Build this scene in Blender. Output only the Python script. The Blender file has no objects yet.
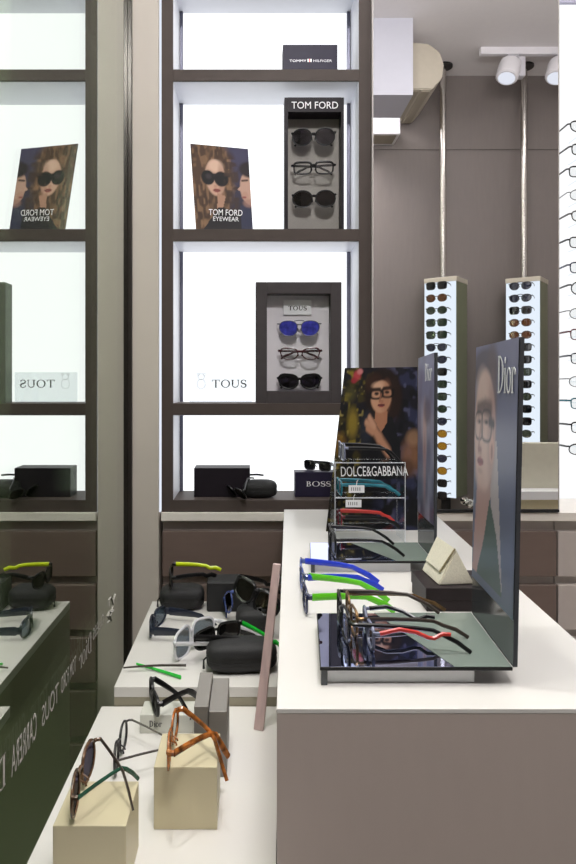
import bpy, bmesh, math, random
import numpy as np
from mathutils import Vector, Matrix, Euler
random.seed(7)
sc = bpy.context.scene
COL = sc.collection
F, CX, CY, EYE = 660.0, 252.0, 382.0, 1.34
YM = 2.05                                   # plane of the mirrored door
CEIL = 3.4

def P(px, py, Y): return Vector(((px-CX)/F*Y, Y, EYE-(py-CY)/F*Y))
def MP(px, py, D):                          # a thing seen in the mirror at optical distance D stands on this side of it
    v = P(px, py, D); v.y = 2*YM-D; return v
def lin(c):
    c = c/255.0
    return c/12.92 if c <= .04045 else ((c+.055)/1.055)**2.4
def C(r, g, b): return (lin(r), lin(g), lin(b))

# ------------------------------------------------------------------ materials
MATS = {}
def mat(name, rgb, rough=.5, metal=0., var=.04, scale=30., spec=.5, coat=0., bump=0., stretch=None):
    if name in MATS: return MATS[name]
    m = bpy.data.materials.new(name); m.use_nodes = True
    nt = m.node_tree; b = nt.nodes['Principled BSDF']
    col = C(*rgb)
    tc = nt.nodes.new('ShaderNodeTexCoord'); mp = nt.nodes.new('ShaderNodeMapping')
    if stretch: mp.inputs['Scale'].default_value = stretch
    nz = nt.nodes.new('ShaderNodeTexNoise'); nz.inputs['Scale'].default_value = scale
    rp = nt.nodes.new('ShaderNodeValToRGB')
    rp.color_ramp.elements[0].color = tuple(max(0, c*(1-var)) for c in col)+(1,)
    rp.color_ramp.elements[1].color = tuple(min(1, c*(1+var)) for c in col)+(1,)
    rp.color_ramp.elements[0].position = .3; rp.color_ramp.elements[1].position = .7
    L = nt.links.new
    L(tc.outputs['Object'], mp.inputs['Vector']); L(mp.outputs['Vector'], nz.inputs['Vector'])
    L(nz.outputs['Fac'], rp.inputs['Fac']); L(rp.outputs['Color'], b.inputs['Base Color'])
    b.inputs['Roughness'].default_value = rough; b.inputs['Metallic'].default_value = metal
    b.inputs['Specular IOR Level'].default_value = spec
    b.inputs['Coat Weight'].default_value = coat
    if bump:
        bp = nt.nodes.new('ShaderNodeBump'); bp.inputs['Strength'].default_value = bump; bp.inputs['Distance'].default_value = .002
        L(nz.outputs['Fac'], bp.inputs['Height']); L(bp.outputs['Normal'], b.inputs['Normal'])
    MATS[name] = m; return m
def emit(name, rgb, strength):
    m = bpy.data.materials.new(name); m.use_nodes = True; nt = m.node_tree
    nt.nodes.clear(); o = nt.nodes.new('ShaderNodeOutputMaterial'); e = nt.nodes.new('ShaderNodeEmission')
    e.inputs['Color'].default_value = C(*rgb)+(1,); e.inputs['Strength'].default_value = strength
    nt.links.new(e.outputs[0], o.inputs[0]); MATS[name] = m; return m
def clear(name, tint, gloss=.12, rough=.02, gtint=(1, 1, 1), fres=False):
    """tinted see-through plastic or glass: transparent + a share of mirror gloss"""
    m = bpy.data.materials.new(name); m.use_nodes = True; nt = m.node_tree; nt.nodes.clear()
    o = nt.nodes.new('ShaderNodeOutputMaterial'); t = nt.nodes.new('ShaderNodeBsdfTransparent')
    g = nt.nodes.new('ShaderNodeBsdfGlossy'); mx = nt.nodes.new('ShaderNodeMixShader')
    t.inputs['Color'].default_value = tuple(tint)+(1,); g.inputs['Color'].default_value = tuple(gtint)+(1,)
    g.inputs['Roughness'].default_value = rough; mx.inputs['Fac'].default_value = gloss
    if fres:
        lw = nt.nodes.new('ShaderNodeFresnel'); lw.inputs['IOR'].default_value = fres
        nt.links.new(lw.outputs[0], mx.inputs['Fac'])
    nt.links.new(t.outputs[0], mx.inputs[1]); nt.links.new(g.outputs[0], mx.inputs[2]); nt.links.new(mx.outputs[0], o.inputs[0])
    MATS[name] = m; return m
def mirror(name, tint, rough=.0):
    m = bpy.data.materials.new(name); m.use_nodes = True; b = m.node_tree.nodes['Principled BSDF']
    b.inputs['Base Color'].default_value = tuple(tint)+(1,); b.inputs['Metallic'].default_value = 1; b.inputs['Roughness'].default_value = rough
    MATS[name] = m; return m
def print_mat(name, rough=.4, spec=.5):
    m = bpy.data.materials.new(name); m.use_nodes = True; nt = m.node_tree; b = nt.nodes['Principled BSDF']
    a = nt.nodes.new('ShaderNodeAttribute'); a.attribute_name = 'ink'
    nt.links.new(a.outputs['Color'], b.inputs['Base Color']); b.inputs['Roughness'].default_value = rough
    b.inputs['Specular IOR Level'].default_value = spec
    MATS[name] = m; return m

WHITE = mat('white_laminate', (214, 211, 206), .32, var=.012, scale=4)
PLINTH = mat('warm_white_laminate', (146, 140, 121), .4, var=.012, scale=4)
CUBE = mat('ivory_block_paint', (196, 186, 154), .42, var=.02, scale=8)
TAUPE = mat('taupe_laminate', (182, 169, 161), .42, var=.012, scale=60, stretch=(1, 1, .2))
FRAME = mat('dark_taupe_lacquer', (80, 71, 67), .5, var=.03, scale=20, spec=.15)
BROWN = mat('brown_drawer_laminate', (116, 99, 91), .42, var=.04, scale=50, stretch=(.2, 1, 1))
RAIL = mat('grey_rail_paint', (190, 183, 178), .4, var=.02)
LEDGE = mat('light_grey_worktop', (244, 237, 228), .38, var=.02, scale=12)
BEIGE = mat('pale_beige_laminate', (196, 186, 180), .4, var=.02)
PAINT = mat('ceiling_paint', (226, 222, 222), .8, var=.01)
WALLP = mat('taupe_wall_panel', (122, 114, 110), .55, var=.03, scale=50, stretch=(1, 1, .15))
COLUMN = mat('beige_column_paint', (204, 195, 184), .5, var=.02, scale=6)
FLOORM = mat('grey_floor_tile', (190, 184, 176), .3, var=.06, scale=3)
SHELFIN = mat('shelf_white_lining', (236, 238, 246), .4, var=.01)
LIT = emit('backlit_panel', (246, 248, 250), 1.5)
LITB = emit('backlit_board', (248, 249, 250), 1.1)
LITP = emit('backlit_acrylic', (228, 240, 252), 1.15)
LSTRIP = emit('light_strip', (236, 242, 255), 1.0)
ALU = mat('grey_aluminium', (110, 110, 125), .35, .7, var=.03)
CHROME = mirror('chrome', (.72, .70, .68), .12)
BLACK = mat('black_plastic', (15, 14, 16), .28, var=.1, scale=60, spec=.35)
BLACKM = mat('black_matte', (22, 20, 22), .6, var=.1, scale=60)
CARD_B = mat('black_box_card', (34, 29, 35), .45, var=.05, spec=.15)
CARD_N = mat('navy_box_card', (40, 36, 56), .4, var=.05, spec=.15)
CARD_G = mat('grey_box_card', (126, 122, 117), .5, var=.03)
CARD_D = mat('dark_brown_box_card', (42, 36, 37), .45, var=.05, spec=.15)
CASE = mat('black_zip_case_fabric', (17, 16, 18), .7, var=.25, scale=400, bump=.3)
ZIP = mat('black_zipper', (14, 14, 14), .5, var=.3, scale=600)
SILVER = mat('silver_print', (196, 194, 200), .35, .2, var=.02)
INK = mat('black_print', (28, 26, 28), .5, var=.02)
WHITEP = mat('white_print', (238, 238, 240), .45, var=.01)
ACRW = mat('frosted_white_acrylic', (238, 239, 241), .3, var=.01)
CLEAR = clear('clear_acrylic', (.93, .95, .96), .08)
LCLEAR = clear('clear_lens', (.96, .97, .97), .05)
LDARK = clear('smoke_lens', (.05, .05, .055), .10)
LGREY = clear('grey_lens', (.16, .16, .20), .10)
LGRAD = clear('violet_grey_lens', (.17, .15, .21), .05)
LBROWN = clear('brown_lens', (.34, .19, .09), .10)
LGREEN = clear('green_lens', (.16, .19, .14), .10)
LYELL = clear('amber_lens', (.60, .40, .08), .10)
LBLUE = mat('blue_mirror_lens', (72, 76, 190), .3, .6, var=.4, scale=60)
LNAVY = clear('navy_lens', (.28, .34, .40), .12)
TORT = mat('brown_tortoiseshell', (92, 66, 46), .22, var=.7, scale=90)
AMBER = mat('amber_tortoiseshell', (150, 88, 38), .2, var=.75, scale=80)
DGREEN = mat('bottle_green_plastic', (34, 78, 60), .25, var=.2)
NEON = mat('bright_green_plastic', (24, 190, 52), .3, var=.05)
LIME = mat('lime_green_plastic', (92, 190, 32), .3, var=.04)
YELLOW = mat('fluorescent_yellow_plastic', (206, 226, 22), .3, var=.04)
BLUE = mat('royal_blue_plastic', (34, 58, 190), .28, var=.05)
NAVY = mat('navy_plastic', (34, 40, 54), .25, var=.08)
DARKBLUE = mat('dark_blue_plastic', (28, 36, 74), .25, var=.08)
RED = mat('red_plastic', (206, 58, 50), .28, var=.06)
DRED = mat('wine_red_plastic', (96, 30, 40), .25, var=.1)
TEAL = mat('teal_plastic', (40, 112, 128), .25, var=.2)
GOLD = mat('brown_gold_metal', (120, 92, 60), .3, .6, var=.3, scale=80)
GUN = mat('gunmetal', (64, 62, 62), .3, .7, var=.1)
BROWNP = mat('dark_brown_plastic', (62, 52, 46), .28, var=.2)
GREYP = mat('clear_grey_plastic', (120, 124, 146), .15, var=.3, scale=80)
SILVERP = mat('silver_white_plastic', (218, 218, 222), .2, .1, var=.05)
BLUEIN = mat('mottled_blue_plastic', (66, 82, 140), .2, var=.6, scale=120)
SLAT = mat('mauve_grey_laminate', (186, 162, 158), .45, var=.08, scale=120, stretch=(1, 1, .1))
STEEL = mirror('brushed_steel', (.60, .57, .53), .22)
OLIVE = mat('olive_tinted_acrylic', (112, 116, 92), .35, var=.1, scale=5)
CREAM = mat('cream_plastic', (188, 180, 164), .45, var=.02)
CREAML = mat('cream_leatherette', (226, 220, 200), .55, var=.06, scale=300, bump=.4)
TAN = mat('olive_beige_edge', (160, 148, 112), .6, var=.1)
LAMPW = mat('white_lamp_paint', (236, 234, 238), .35, var=.01)
VENT = mat('grey_vent_slats', (150, 142, 126), .5, var=.3, scale=6, stretch=(1, .05, 1))
PLATE = mirror('black_glass_plate', (.60, .66, .98), .015)
INLAY = mat('grey_green_inlay', (122, 134, 126), .18, var=.02)
PANELB = mat('dark_grey_acrylic', (66, 68, 72), .12, var=.03)
PRINT = print_mat('gloss_print', .3, .3)
PRINTM = print_mat('satin_print', .5, .15)

# ------------------------------------------------------------------ objects
OFF = {}
def finish(bm, name, m, smooth=False, angle=40):
    bmesh.ops.recalc_face_normals(bm, faces=bm.faces)
    me = bpy.data.meshes.new(name); bm.to_mesh(me); bm.free()
    for mm in (m if isinstance(m, (list, tuple)) else [m]): me.materials.append(mm)
    if smooth:
        me.polygons.foreach_set('use_smooth', [True]*len(me.polygons))
        try: me.set_sharp_from_angle(angle=math.radians(angle))
        except Exception: pass
    return me
def obj(name, bm, m, parent=None, at=None, smooth=False, label=None):
    """one mesh object; bm is in world space unless the parent is a turned thing"""
    at = Vector(at) if at is not None else Vector((0, 0, 0))
    off = OFF.get(parent.name, Vector((0, 0, 0))) if parent else at
    bmesh.ops.translate(bm, verts=bm.verts, vec=-off)
    o = bpy.data.objects.new(name, finish(bm, name, m, smooth)); COL.objects.link(o)
    if parent: o.parent = parent
    else: o.location = at
    OFF[o.name] = off
    if label: o['label'] = label
    return o
def tag(o, label, cat, group=None):
    o['label'] = label; o['category'] = cat
    if group: o['group'] = group
    return o
def thing(name, label, cat, loc=(0, 0, 0), rot=(0, 0, 0), group=None, local=False):
    o = bpy.data.objects.new(name, None); COL.objects.link(o)
    o.empty_display_size = .02
    o.location = loc; o.rotation_euler = rot
    OFF[o.name] = Vector((0, 0, 0)) if local else Vector(loc)
    return tag(o, label, cat, group)
def struct(name, bm, m, parent=None):
    o = obj(name, bm, m, parent)
    if not parent: o['kind'] = 'structure'
    return o

def B(): return bmesh.new()
def box(bm, x0, x1, y0, y1, z0, z1, bev=0., seg=1):
    r = bmesh.ops.create_cube(bm, size=1)
    for v in r['verts']:
        v.co = Vector((x0+(v.co.x+.5)*(x1-x0), y0+(v.co.y+.5)*(y1-y0), z0+(v.co.z+.5)*(z1-z0)))
    if bev:
        es = list({e for v in r['verts'] for e in v.link_edges})
        bmesh.ops.bevel(bm, geom=es, offset=bev, segments=seg, affect='EDGES', profile=.5)
    return bm
def prism(bm, pts, z0, z1, bev=0.):
    n = len(pts)
    lo = [bm.verts.new((p[0], p[1], z0)) for p in pts]; hi = [bm.verts.new((p[0], p[1], z1)) for p in pts]
    fs = [bm.faces.new(lo[::-1]), bm.faces.new(hi)]
    for i in range(n): fs.append(bm.faces.new((lo[i], lo[(i+1) % n], hi[(i+1) % n], hi[i])))
    if bev:
        es = list({e for f in fs for e in f.edges})
        bmesh.ops.bevel(bm, geom=es, offset=bev, segments=2, affect='EDGES', profile=.5)
    return bm
def hexa(bm, a, b):
    """solid between quad a and quad b (4 points each, same order)"""
    va = [bm.verts.new(p) for p in a]; vb = [bm.verts.new(p) for p in b]
    bm.faces.new(va[::-1]); bm.faces.new(vb)
    for i in range(4): bm.faces.new((va[i], va[(i+1) % 4], vb[(i+1) % 4], vb[i]))
    return bm
def tube(bm, pts, ra, rb=None, ref=(0, 0, 1), closed=False, n=8, caps=True):
    """swept ellipse: ra along ref, rb across; radii may be lists"""
    pts = [Vector(p) for p in pts]; N = len(pts); ref = Vector(ref)
    rb = ra if rb is None else rb
    rings = []
    for i, p in enumerate(pts):
        if closed: t = pts[(i+1) % N]-pts[(i-1) % N]
        else: t = pts[min(i+1, N-1)]-pts[max(i-1, 0)]
        t.normalize()
        s = t.cross(ref)
        if s.length < 1e-4: s = t.cross(Vector((0.3, 1, 0.2)))
        s.normalize(); u = s.cross(t)
        a = ra[i] if isinstance(ra, (list, tuple)) else ra; b = rb[i] if isinstance(rb, (list, tuple)) else rb
        rings.append([bm.verts.new(p+u*(a*math.cos(2*math.pi*k/n))+s*(b*math.sin(2*math.pi*k/n))) for k in range(n)])
    for i in range(N if closed else N-1):
        A, Bn = rings[i], rings[(i+1) % N]
        for k in range(n): bm.faces.new((A[k], A[(k+1) % n], Bn[(k+1) % n], Bn[k]))
    if not closed and caps: bm.faces.new(rings[0][::-1]); bm.faces.new(rings[-1])
    return bm
def lathe(bm, c, prof, axis=(0, 0, 1), n=20):
    """prof: (radius, height) pairs along axis from point c"""
    ax = Vector(axis).normalized(); q = Vector((0, 0, 1)).rotation_difference(ax); c = Vector(c)
    rings = []
    for r, h in prof:
        rings.append([bm.verts.new(c+q @ Vector((r*math.cos(2*math.pi*k/n), r*math.sin(2*math.pi*k/n), h))) for k in range(n)])
    for A, Bn in zip(rings, rings[1:]):
        for k in range(n): bm.faces.new((A[k], A[(k+1) % n], Bn[(k+1) % n], Bn[k]))
    bm.faces.new(rings[0][::-1]); bm.faces.new(rings[-1]); return bm

# ------------------------------------------------------------------ lettering
def font_polys(body):
    cu = bpy.data.curves.new('t', 'FONT'); cu.body = body; cu.size = 1; cu.resolution_u = 3
    o = bpy.data.objects.new('t', cu); COL.objects.link(o)
    dg = bpy.context.evaluated_depsgraph_get(); me = bpy.data.meshes.new_from_object(o.evaluated_get(dg))
    vs = [tuple(v.co[:2]) for v in me.vertices]; fs = [tuple(p.vertices) for p in me.polygons]
    bpy.data.objects.remove(o); bpy.data.curves.remove(cu); bpy.data.meshes.remove(me)
    return vs, fs
def serif_polys(body, thin=.045, thick=.14):
    vs, fs = [], []; x = 0.
    def quad(*p):
        i = len(vs); vs.extend(p); fs.append(tuple(range(i, i+len(p))))
    def rect(a, b, c, d): quad((a, b), (c, b), (c, d), (a, d))
    def band(fo, fi, n, a0, a1):
        for k in range(n):
            t0 = a0+(a1-a0)*k/n; t1 = a0+(a1-a0)*(k+1)/n
            quad(fo(t0), fo(t1), fi(t1), fi(t0))
    def E(cx, cy, rx, ry): return lambda t: (cx+rx*math.cos(t), cy+ry*math.sin(t))
    def stem(a, y0, y1, w=thick, s=.05):
        rect(a, y0, a+w, y1); rect(a-s, y0, a+w+s, y0+thin*.8); rect(a-s, y1-thin*.8, a+w+s, y1)
    pi = math.pi
    for ch in body:
        if ch == 'D':
            stem(x+.06, 0, 1); band(E(x+.2, .5, .52, .5), E(x+.2, .5, .52-thick, .5-thin), 14, -pi/2, pi/2); x += .82
        elif ch == 'i':
            stem(x+.05, 0, .66, thick*.9); band(E(x+.11, .86, .075, .09), E(x+.11, .86, .001, .001), 10, 0, 2*pi); x += .28
        elif ch == 'o':
            band(E(x+.28, .33, .28, .34), E(x+.28, .33, .28-thick*.85, .34-thin), 20, 0, 2*pi); x += .62
        elif ch == 'r':
            stem(x+.05, 0, .66, thick*.9); band(E(x+.3, .44, .17, .22), E(x+.3, .44, .12, .17), 8, .2*pi, pi)
            band(E(x+.42, .54, .07, .08), E(x+.42, .54, .001, .001), 8, 0, 2*pi); x += .5
        elif ch == 'T':
            stem(x+.35, 0, 1); rect(x, 1-thin, x+.84, 1); rect(x, .78, x+thin, 1); rect(x+.84-thin, .78, x+.84, 1); x += .98
        elif ch == 'O':
            band(E(x+.5, .5, .5, .52), E(x+.5, .5, .5-thick, .52-thin), 24, 0, 2*pi); x += 1.14
        elif ch == 'U':
            rect(x+.06, .34, x+.06+thick, 1); rect(x-.02, 1-thin, x+.3, 1); rect(x+.72, .34, x+.72+thin*1.2, 1); rect(x+.6, 1-thin, x+.88, 1)
            band(E(x+.415, .34, .355, .36), E(x+.43, .34, .29-.03, .36-thin*1.6), 14, -pi, 0); x += 1.02
        elif ch == 'S':
            pts = []
            for k in range(25):
                t = k/24
                if t < .5: a = .15*pi+(1.35*pi)*(t/.5); pts.append((x+.3+.24*math.cos(a), .745+.235*math.sin(a)))
                else: a = .5*pi-(1.35*pi)*((t-.5)/.5); pts.append((x+.3+.27*math.cos(a), .265+.245*math.sin(a)))
            for (p, q, k) in zip(pts, pts[1:], range(24)):
                w = thin*.6+(thick*.5-thin*.4)*math.sin(math.pi*k/24)**2
                d = Vector((q[0]-p[0], q[1]-p[1])); d = d.normalized() if d.length > 1e-6 else Vector((1, 0)); nn = Vector((-d.y, d.x))*w
                quad((p[0]+nn.x, p[1]+nn.y), (q[0]+nn.x, q[1]+nn.y), (q[0]-nn.x, q[1]-nn.y), (p[0]-nn.x, p[1]-nn.y))
            rect(x+.5, .7, x+.5+thin, .96); rect(x+.02, .06, x+.02+thin, .32); x += .72
        elif ch == 'B':
            stem(x+.06, 0, 1); band(E(x+.2, .75, .34, .25), E(x+.2, .75, .34-thick, .25-thin), 12, -pi/2, pi/2)
            band(E(x+.2, .27, .42, .27), E(x+.2, .27, .42-thick, .27-thin), 12, -pi/2, pi/2); x += .76
        else: x += .4
    return vs, fs
def lettering(name, body, m, parent, origin, u, v, w, h, serif=False, slant=0., label=None, relief=.0006, **kw):
    """text filling w x h from origin (lower left) along unit vectors u, v; raised slightly along u x v"""
    vs, fs = serif_polys(body, **kw) if serif else font_polys(body)
    xs = [p[0] for p in vs]; ys = [p[1] for p in vs]
    x0, x1, y0, y1 = min(xs), max(xs), min(ys), max(ys)
    u = Vector(u).normalized(); v = Vector(v).normalized(); n = u.cross(v); origin = Vector(origin)
    bm = B()
    for lift in (relief,):
        V = [bm.verts.new(origin+u*((p[0]-x0)/(x1-x0)*w+slant*h*(p[1]-y0)/(y1-y0))+v*((p[1]-y0)/(y1-y0)*h)+n*lift) for p in vs]
        for f in fs:
            try: bm.faces.new([V[i] for i in f])
            except ValueError: pass
    r = bmesh.ops.extrude_face_region(bm, geom=list(bm.faces))
    bmesh.ops.translate(bm, verts=[e for e in r['geom'] if isinstance(e, bmesh.types.BMVert)], vec=-n*(relief*.8))
    return obj(name, bm, m, parent, label=label)

# ------------------------------------------------------------------ printed pictures
class Ink:
    def __init__(s, nx, ny, seed=1):
        s.nx, s.ny = nx, ny; s.U, s.V = np.meshgrid(np.linspace(0, 1, nx), np.linspace(0, 1, ny)); s.a = np.zeros((ny, nx, 3)); s.rng = np.random.RandomState(seed)
    def mix(s, m, rgb):
        c = np.array(C(*rgb)); s.a = s.a*(1-m[..., None])+c*m[..., None]
    def fill(s, top, bot):
        t, b = np.array(C(*top)), np.array(C(*bot)); s.a = b+(t-b)*s.V[..., None]
    def ell(s, cx, cy, rx, ry, rgb, rot=0., soft=.15, al=1.):
        c, n = math.cos(rot), math.sin(rot); x = s.U-cx; y = s.V-cy
        d = np.sqrt(((x*c+y*n)/rx)**2+((-x*n+y*c)/ry)**2)
        s.mix(np.clip((1-d)/soft+.5, 0, 1)*al, rgb)
    def ring(s, cx, cy, rx, ry, w, rgb, al=1., p=2.):
        d = (np.abs((s.U-cx)/rx)**p+np.abs((s.V-cy)/ry)**p)**(1/p)
        s.mix(np.clip(1.3-np.abs(d-1)/w, 0, 1)*al, rgb)
    def poly(s, pts, rgb, al=1.):
        m = np.zeros_like(s.U, bool); n = len(pts)
        for i in range(n):
            (x0, y0), (x1, y1) = pts[i], pts[(i+1) % n]
            if y0 == y1: continue
            cnd = ((y0 > s.V) != (y1 > s.V)) & (s.U < (x1-x0)*(s.V-y0)/(y1-y0)+x0); m ^= cnd
        s.mix(m.astype(float)*al, rgb)
    def line(s, pts, w, rgb, al=1., asp=1.):
        for (x0, y0), (x1, y1) in zip(pts, pts[1:]):
            dx, dy = x1-x0, (y1-y0)*asp; L = dx*dx+dy*dy+1e-9
            t = np.clip(((s.U-x0)*dx+(s.V-y0)*asp*dy)/L, 0, 1)
            d = np.sqrt((s.U-x0-t*dx)**2+((s.V-y0)*asp-t*dy)**2)
            s.mix(np.clip(1.5-d/w, 0, 1)*al, rgb)
    def noise(s, fx, fy, seed=0):
        r = np.random.RandomState(seed); g = r.rand(fy+2, fx+2)
        x = s.U*fx; y = s.V*fy; xi = x.astype(int); yi = y.astype(int); fx_ = x-xi; fy_ = y-yi
        fx_ = fx_*fx_*(3-2*fx_); fy_ = fy_*fy_*(3-2*fy_)
        return (g[yi, xi]*(1-fx_)+g[yi, xi+1]*fx_)*(1-fy_)+(g[yi+1, xi]*(1-fx_)+g[yi+1, xi+1]*fx_)*fy_
    def speckle(s, m, fx, fy, rgb, seed, lo=.55, al=1.):
        s.mix(np.clip((s.noise(fx, fy, seed)-lo)/.15, 0, 1)*m*al, rgb)
    def inell(s, cx, cy, rx, ry, soft=.3):
        d = np.sqrt(((s.U-cx)/rx)**2+((s.V-cy)/ry)**2); return np.clip((1-d)/soft+.5, 0, 1)
def picture(name, ink, corners, m, parent, thick=.0015, label=None):
    """a printed sheet: corners BL, BR, TR, TL (world); picture on the side where BL-BR-TR runs anticlockwise"""
    bl, br, tr, tl = [Vector(c) for c in corners]; n = (br-bl).cross(tl-bl).normalized()
    bm = B(); off = OFF.get(parent.name, Vector()) if parent else Vector()
    nx, ny = ink.nx, ink.ny; V = []; cols = []
    for j in range(ny):
        for i in range(nx):
            u, v = i/(nx-1), j/(ny-1)
            V.append(bm.verts.new((bl*(1-u)+br*u)*(1-v)+(tl*(1-u)+tr*u)*v-off)); cols.append(tuple(ink.a[j, i]))
    for j in range(ny-1):
        for i in range(nx-1):
            bm.faces.new((V[j*nx+i], V[j*nx+i+1], V[(j+1)*nx+i+1], V[(j+1)*nx+i]))
    # back and edges, plain dark ink
    K = [V[0], V[nx-1], V[-1], V[(ny-1)*nx]]; kb = [bm.verts.new(k.co-n*thick) for k in K]; cols += [(.02, .02, .022)]*4
    bm.faces.new(kb[::-1])
    me = bpy.data.meshes.new(name); bm.to_mesh(me); bm.free()
    at = me.color_attributes.new('ink', 'FLOAT_COLOR', 'POINT')
    at.data.foreach_set('color', [c for col in cols for c in (*col, 1.)])
    me.materials.append(m)
    o = bpy.data.objects.new(name, me); COL.objects.link(o); o.parent = parent; OFF[o.name] = off
    if label: o['label'] = label
    return o

# ------------------------------------------------------------------ eyewear
def outline(kind, lw, lh, side, N):
    pts = []
    for k in range(N):
        a = 2*math.pi*k/N; c, s = math.cos(a), math.sin(a)
        n = {'rect': 4.0, 'round': 2.1, 'cat': 2.3, 'aviator': 2.3, 'wrap': 3.0, 'oval': 2.3}[kind]
        x = math.copysign(abs(c)**(2/n), c)*lw/2; z = math.copysign(abs(s)**(2/n), s)*lh/2
        if kind == 'cat':
            z += .13*lh*max(0, side*x/(lw/2))*(1 if s > -.3 else .3); x *= 1+.10*s
        if kind == 'aviator':
            x *= 1+.10*s; x += -side*.06*lw*(-s if s < 0 else 0); z *= 1.05 if s < 0 else .95
        if kind == 'rect': x *= 1+.05*s
        if kind == 'wrap': z += -.06*lh*(1-abs(c)); z *= 1+.12*(-side*x/(lw/2))
        pts.append((x, z))
    return pts
def eyewear_geometry(p):
    """bmeshes in local space: faces -y, stands on z=0"""
    W, lw, lh, kind = p.get('W', .138), p.get('lw', .052), p.get('lh', .042), p.get('kind', 'rect')
    rim, N, k, br = p.get('rim', .0022), p.get('N', 22), p.get('curve', .9), p.get('bridge', .016)
    dep = p.get('depth', .0022); ns = p.get('ns', 6)
    cx = (lw+br)/2; zc = lh/2+rim
    Y = lambda x: k*x*x
    front = B(); lenses = {}
    for s in (-1, 1):
        o = [(s*cx+x, zc+z) for x, z in outline(kind, lw, lh, s, N)]
        pts = [(x, Y(x), z) for x, z in o]
        rr = [rim*(1.0+p.get('brow', 0.)*max(0, (z-zc)/(lh/2))) for x, z in o]
        tube(front, pts, dep, rr, ref=(0, 1, 0), closed=True, n=ns)
        lb = B(); a = [lb.verts.new((x, Y(x)-.0006, z)) for x, z in o]; b = [lb.verts.new((x, Y(x)+.0006, z)) for x, z in o]
        ca = lb.verts.new((s*cx, Y(s*cx)-.0012, zc)); cb = lb.verts.new((s*cx, Y(s*cx)+.0002, zc))
        for i in range(N):
            j = (i+1) % N; lb.faces.new((a[i], a[j], ca)); lb.faces.new((b[j], b[i], cb)); lb.faces.new((a[i], b[i], b[j], a[j]))
        lenses[s] = lb
        # end piece to the hinge
        zt = zc+lh*p.get('hinge', .28); xo = cx+lw/2*.96; hx = W/2
        tube(front, [(s*xo, Y(xo), zt), (s*(xo+(hx-xo)*.6), Y(xo)+.001, zt), (s*hx, Y(hx)+.003, zt), (s*hx, Y(hx)+.008, zt)], max(rim*1.3, p.get('th', .004)*.8), rim*1.05, n=ns)
    zb = zc+lh*.16; xi = br/2+.0012
    tube(front, [(-xi, Y(xi), zb), (-xi*.5, -.001, zb+.003), (xi*.5, -.001, zb+.003), (xi, Y(xi), zb)], rim*1.2, dep, n=ns)
    if kind == 'aviator': tube(front, [(-.016, 0, zc+lh*.46), (0, -.001, zc+lh*.5), (.016, 0, zc+lh*.46)], rim*1.1, dep, n=ns)
    for s in (-1, 1):                       # nose pads
        tube(front, [(s*br*.42, .002, zc-lh*.02), (s*br*.36, .008, zc-lh*.10), (s*br*.42, .009, zc-lh*.18)], .0012, .0016, n=ns)
    temples = {}
    tL, tip = p.get('tL', .092), p.get('tip', .046); th, tw = p.get('th', .004), p.get('tw', .0016)
    for s, fold in ((-1, p.get('fold', (0, 0))[0]), (1, p.get('fold', (0, 0))[1])):
        h = Vector((s*W/2, Y(W/2)+.008, zc+lh*p.get('hinge', .28)))
        a = math.radians(fold); d = Vector((-s*math.sin(a), math.cos(a), 0))
        zend = p.get('zend', .002)-h.z; zz = [0, -.0005, -.002, -.0045, -.011, -.6*abs(zend)+0, zend] if not p.get('straight') else [0, 0, 0, 0, -.002, -.004, -.006]
        ss = [0, tL*.4, tL*.75, tL, tL+tip*.28, tL+tip*.64, tL+tip]
        sp = math.radians(p.get('splay', 0))
        pts = [h+d*q+Vector((0, 0, z)) for q, z in zip(ss, zz)]
        if p.get('wavy'): pts = [q+Vector((0, 0, .006*math.sin(i*1.4))) for i, q in enumerate(pts)]
        bm = B(); g = p.get('taper', (1., .95, .85, .8, .85, .9, .8))
        tube(bm, pts, [th*q for q in g], [tw*(1 if i < 6 else .8) for i in range(7)], n=max(6, ns))
        temples[s] = bm
    return front, lenses, temples
def eyewear(label, loc, rot, p, rimm, lensm, tem=None, name='sunglasses', cat='sunglasses', group=None, tlabel=(None, None)):
    t = thing(name, label, cat, loc, rot, group, local=True)
    f, ls, ts = eyewear_geometry(p)
    obj('frame_front', f, rimm, t, smooth=True)
    for s in (-1, 1): obj('lens', ls[s], lensm[0 if s < 0 else 1] if isinstance(lensm, tuple) else lensm, t, smooth=True)
    tem = tem if isinstance(tem, tuple) else (tem or rimm,)*2
    for i, s in enumerate((-1, 1)): obj('temple', ts[s], tem[i], t, smooth=True, label=tlabel[i])
    return t
R = math.radians
ORD = ['topmost', 'second', 'third', 'fourth', 'fifth', 'sixth', 'seventh', 'eighth', 'ninth', 'tenth', 'eleventh', 'twelfth', 'thirteenth', 'fourteenth', 'fifteenth', 'sixteenth', 'seventeenth', 'eighteenth']

# ================================================================== THE SETTING
XG = -.384                                   # inner face of the shop window
bm = B(); box(bm, XG-.02, 2.75, -.4, 2.5, -.05, 0); struct('floor', bm, FLOORM)
bm = B(); box(bm, -1.5, 2.75, -.44, 2.6, CEIL, CEIL+.06); struct('ceiling', bm, PAINT)
bm = B(); box(bm, -.40, 2.75, 2.36, 2.44, 0, CEIL); struct('wall_back', bm, WALLP)
wr = B(); box(wr, 2.70, 2.78, -.44, 2.44, 0, CEIL); struct('wall_right', wr, PAINT)
zj = MP(0, 150, 4.44).z
bm = B(); box(bm, -.40, 2.75, -.44, -.341, 0, zj-.004); box(bm, -.40, 2.75, -.44, -.341, zj+.004, CEIL); box(bm, -.40, 2.75, -.44, -.35, zj-.004, zj+.004)
struct('wall_front', bm, WALLP)
# column between window and shelf
bm = B(); box(bm, -.3705, -.290, 2.045, 2.36, 0, CEIL); struct('trim_1', bm, COLUMN)
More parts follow.
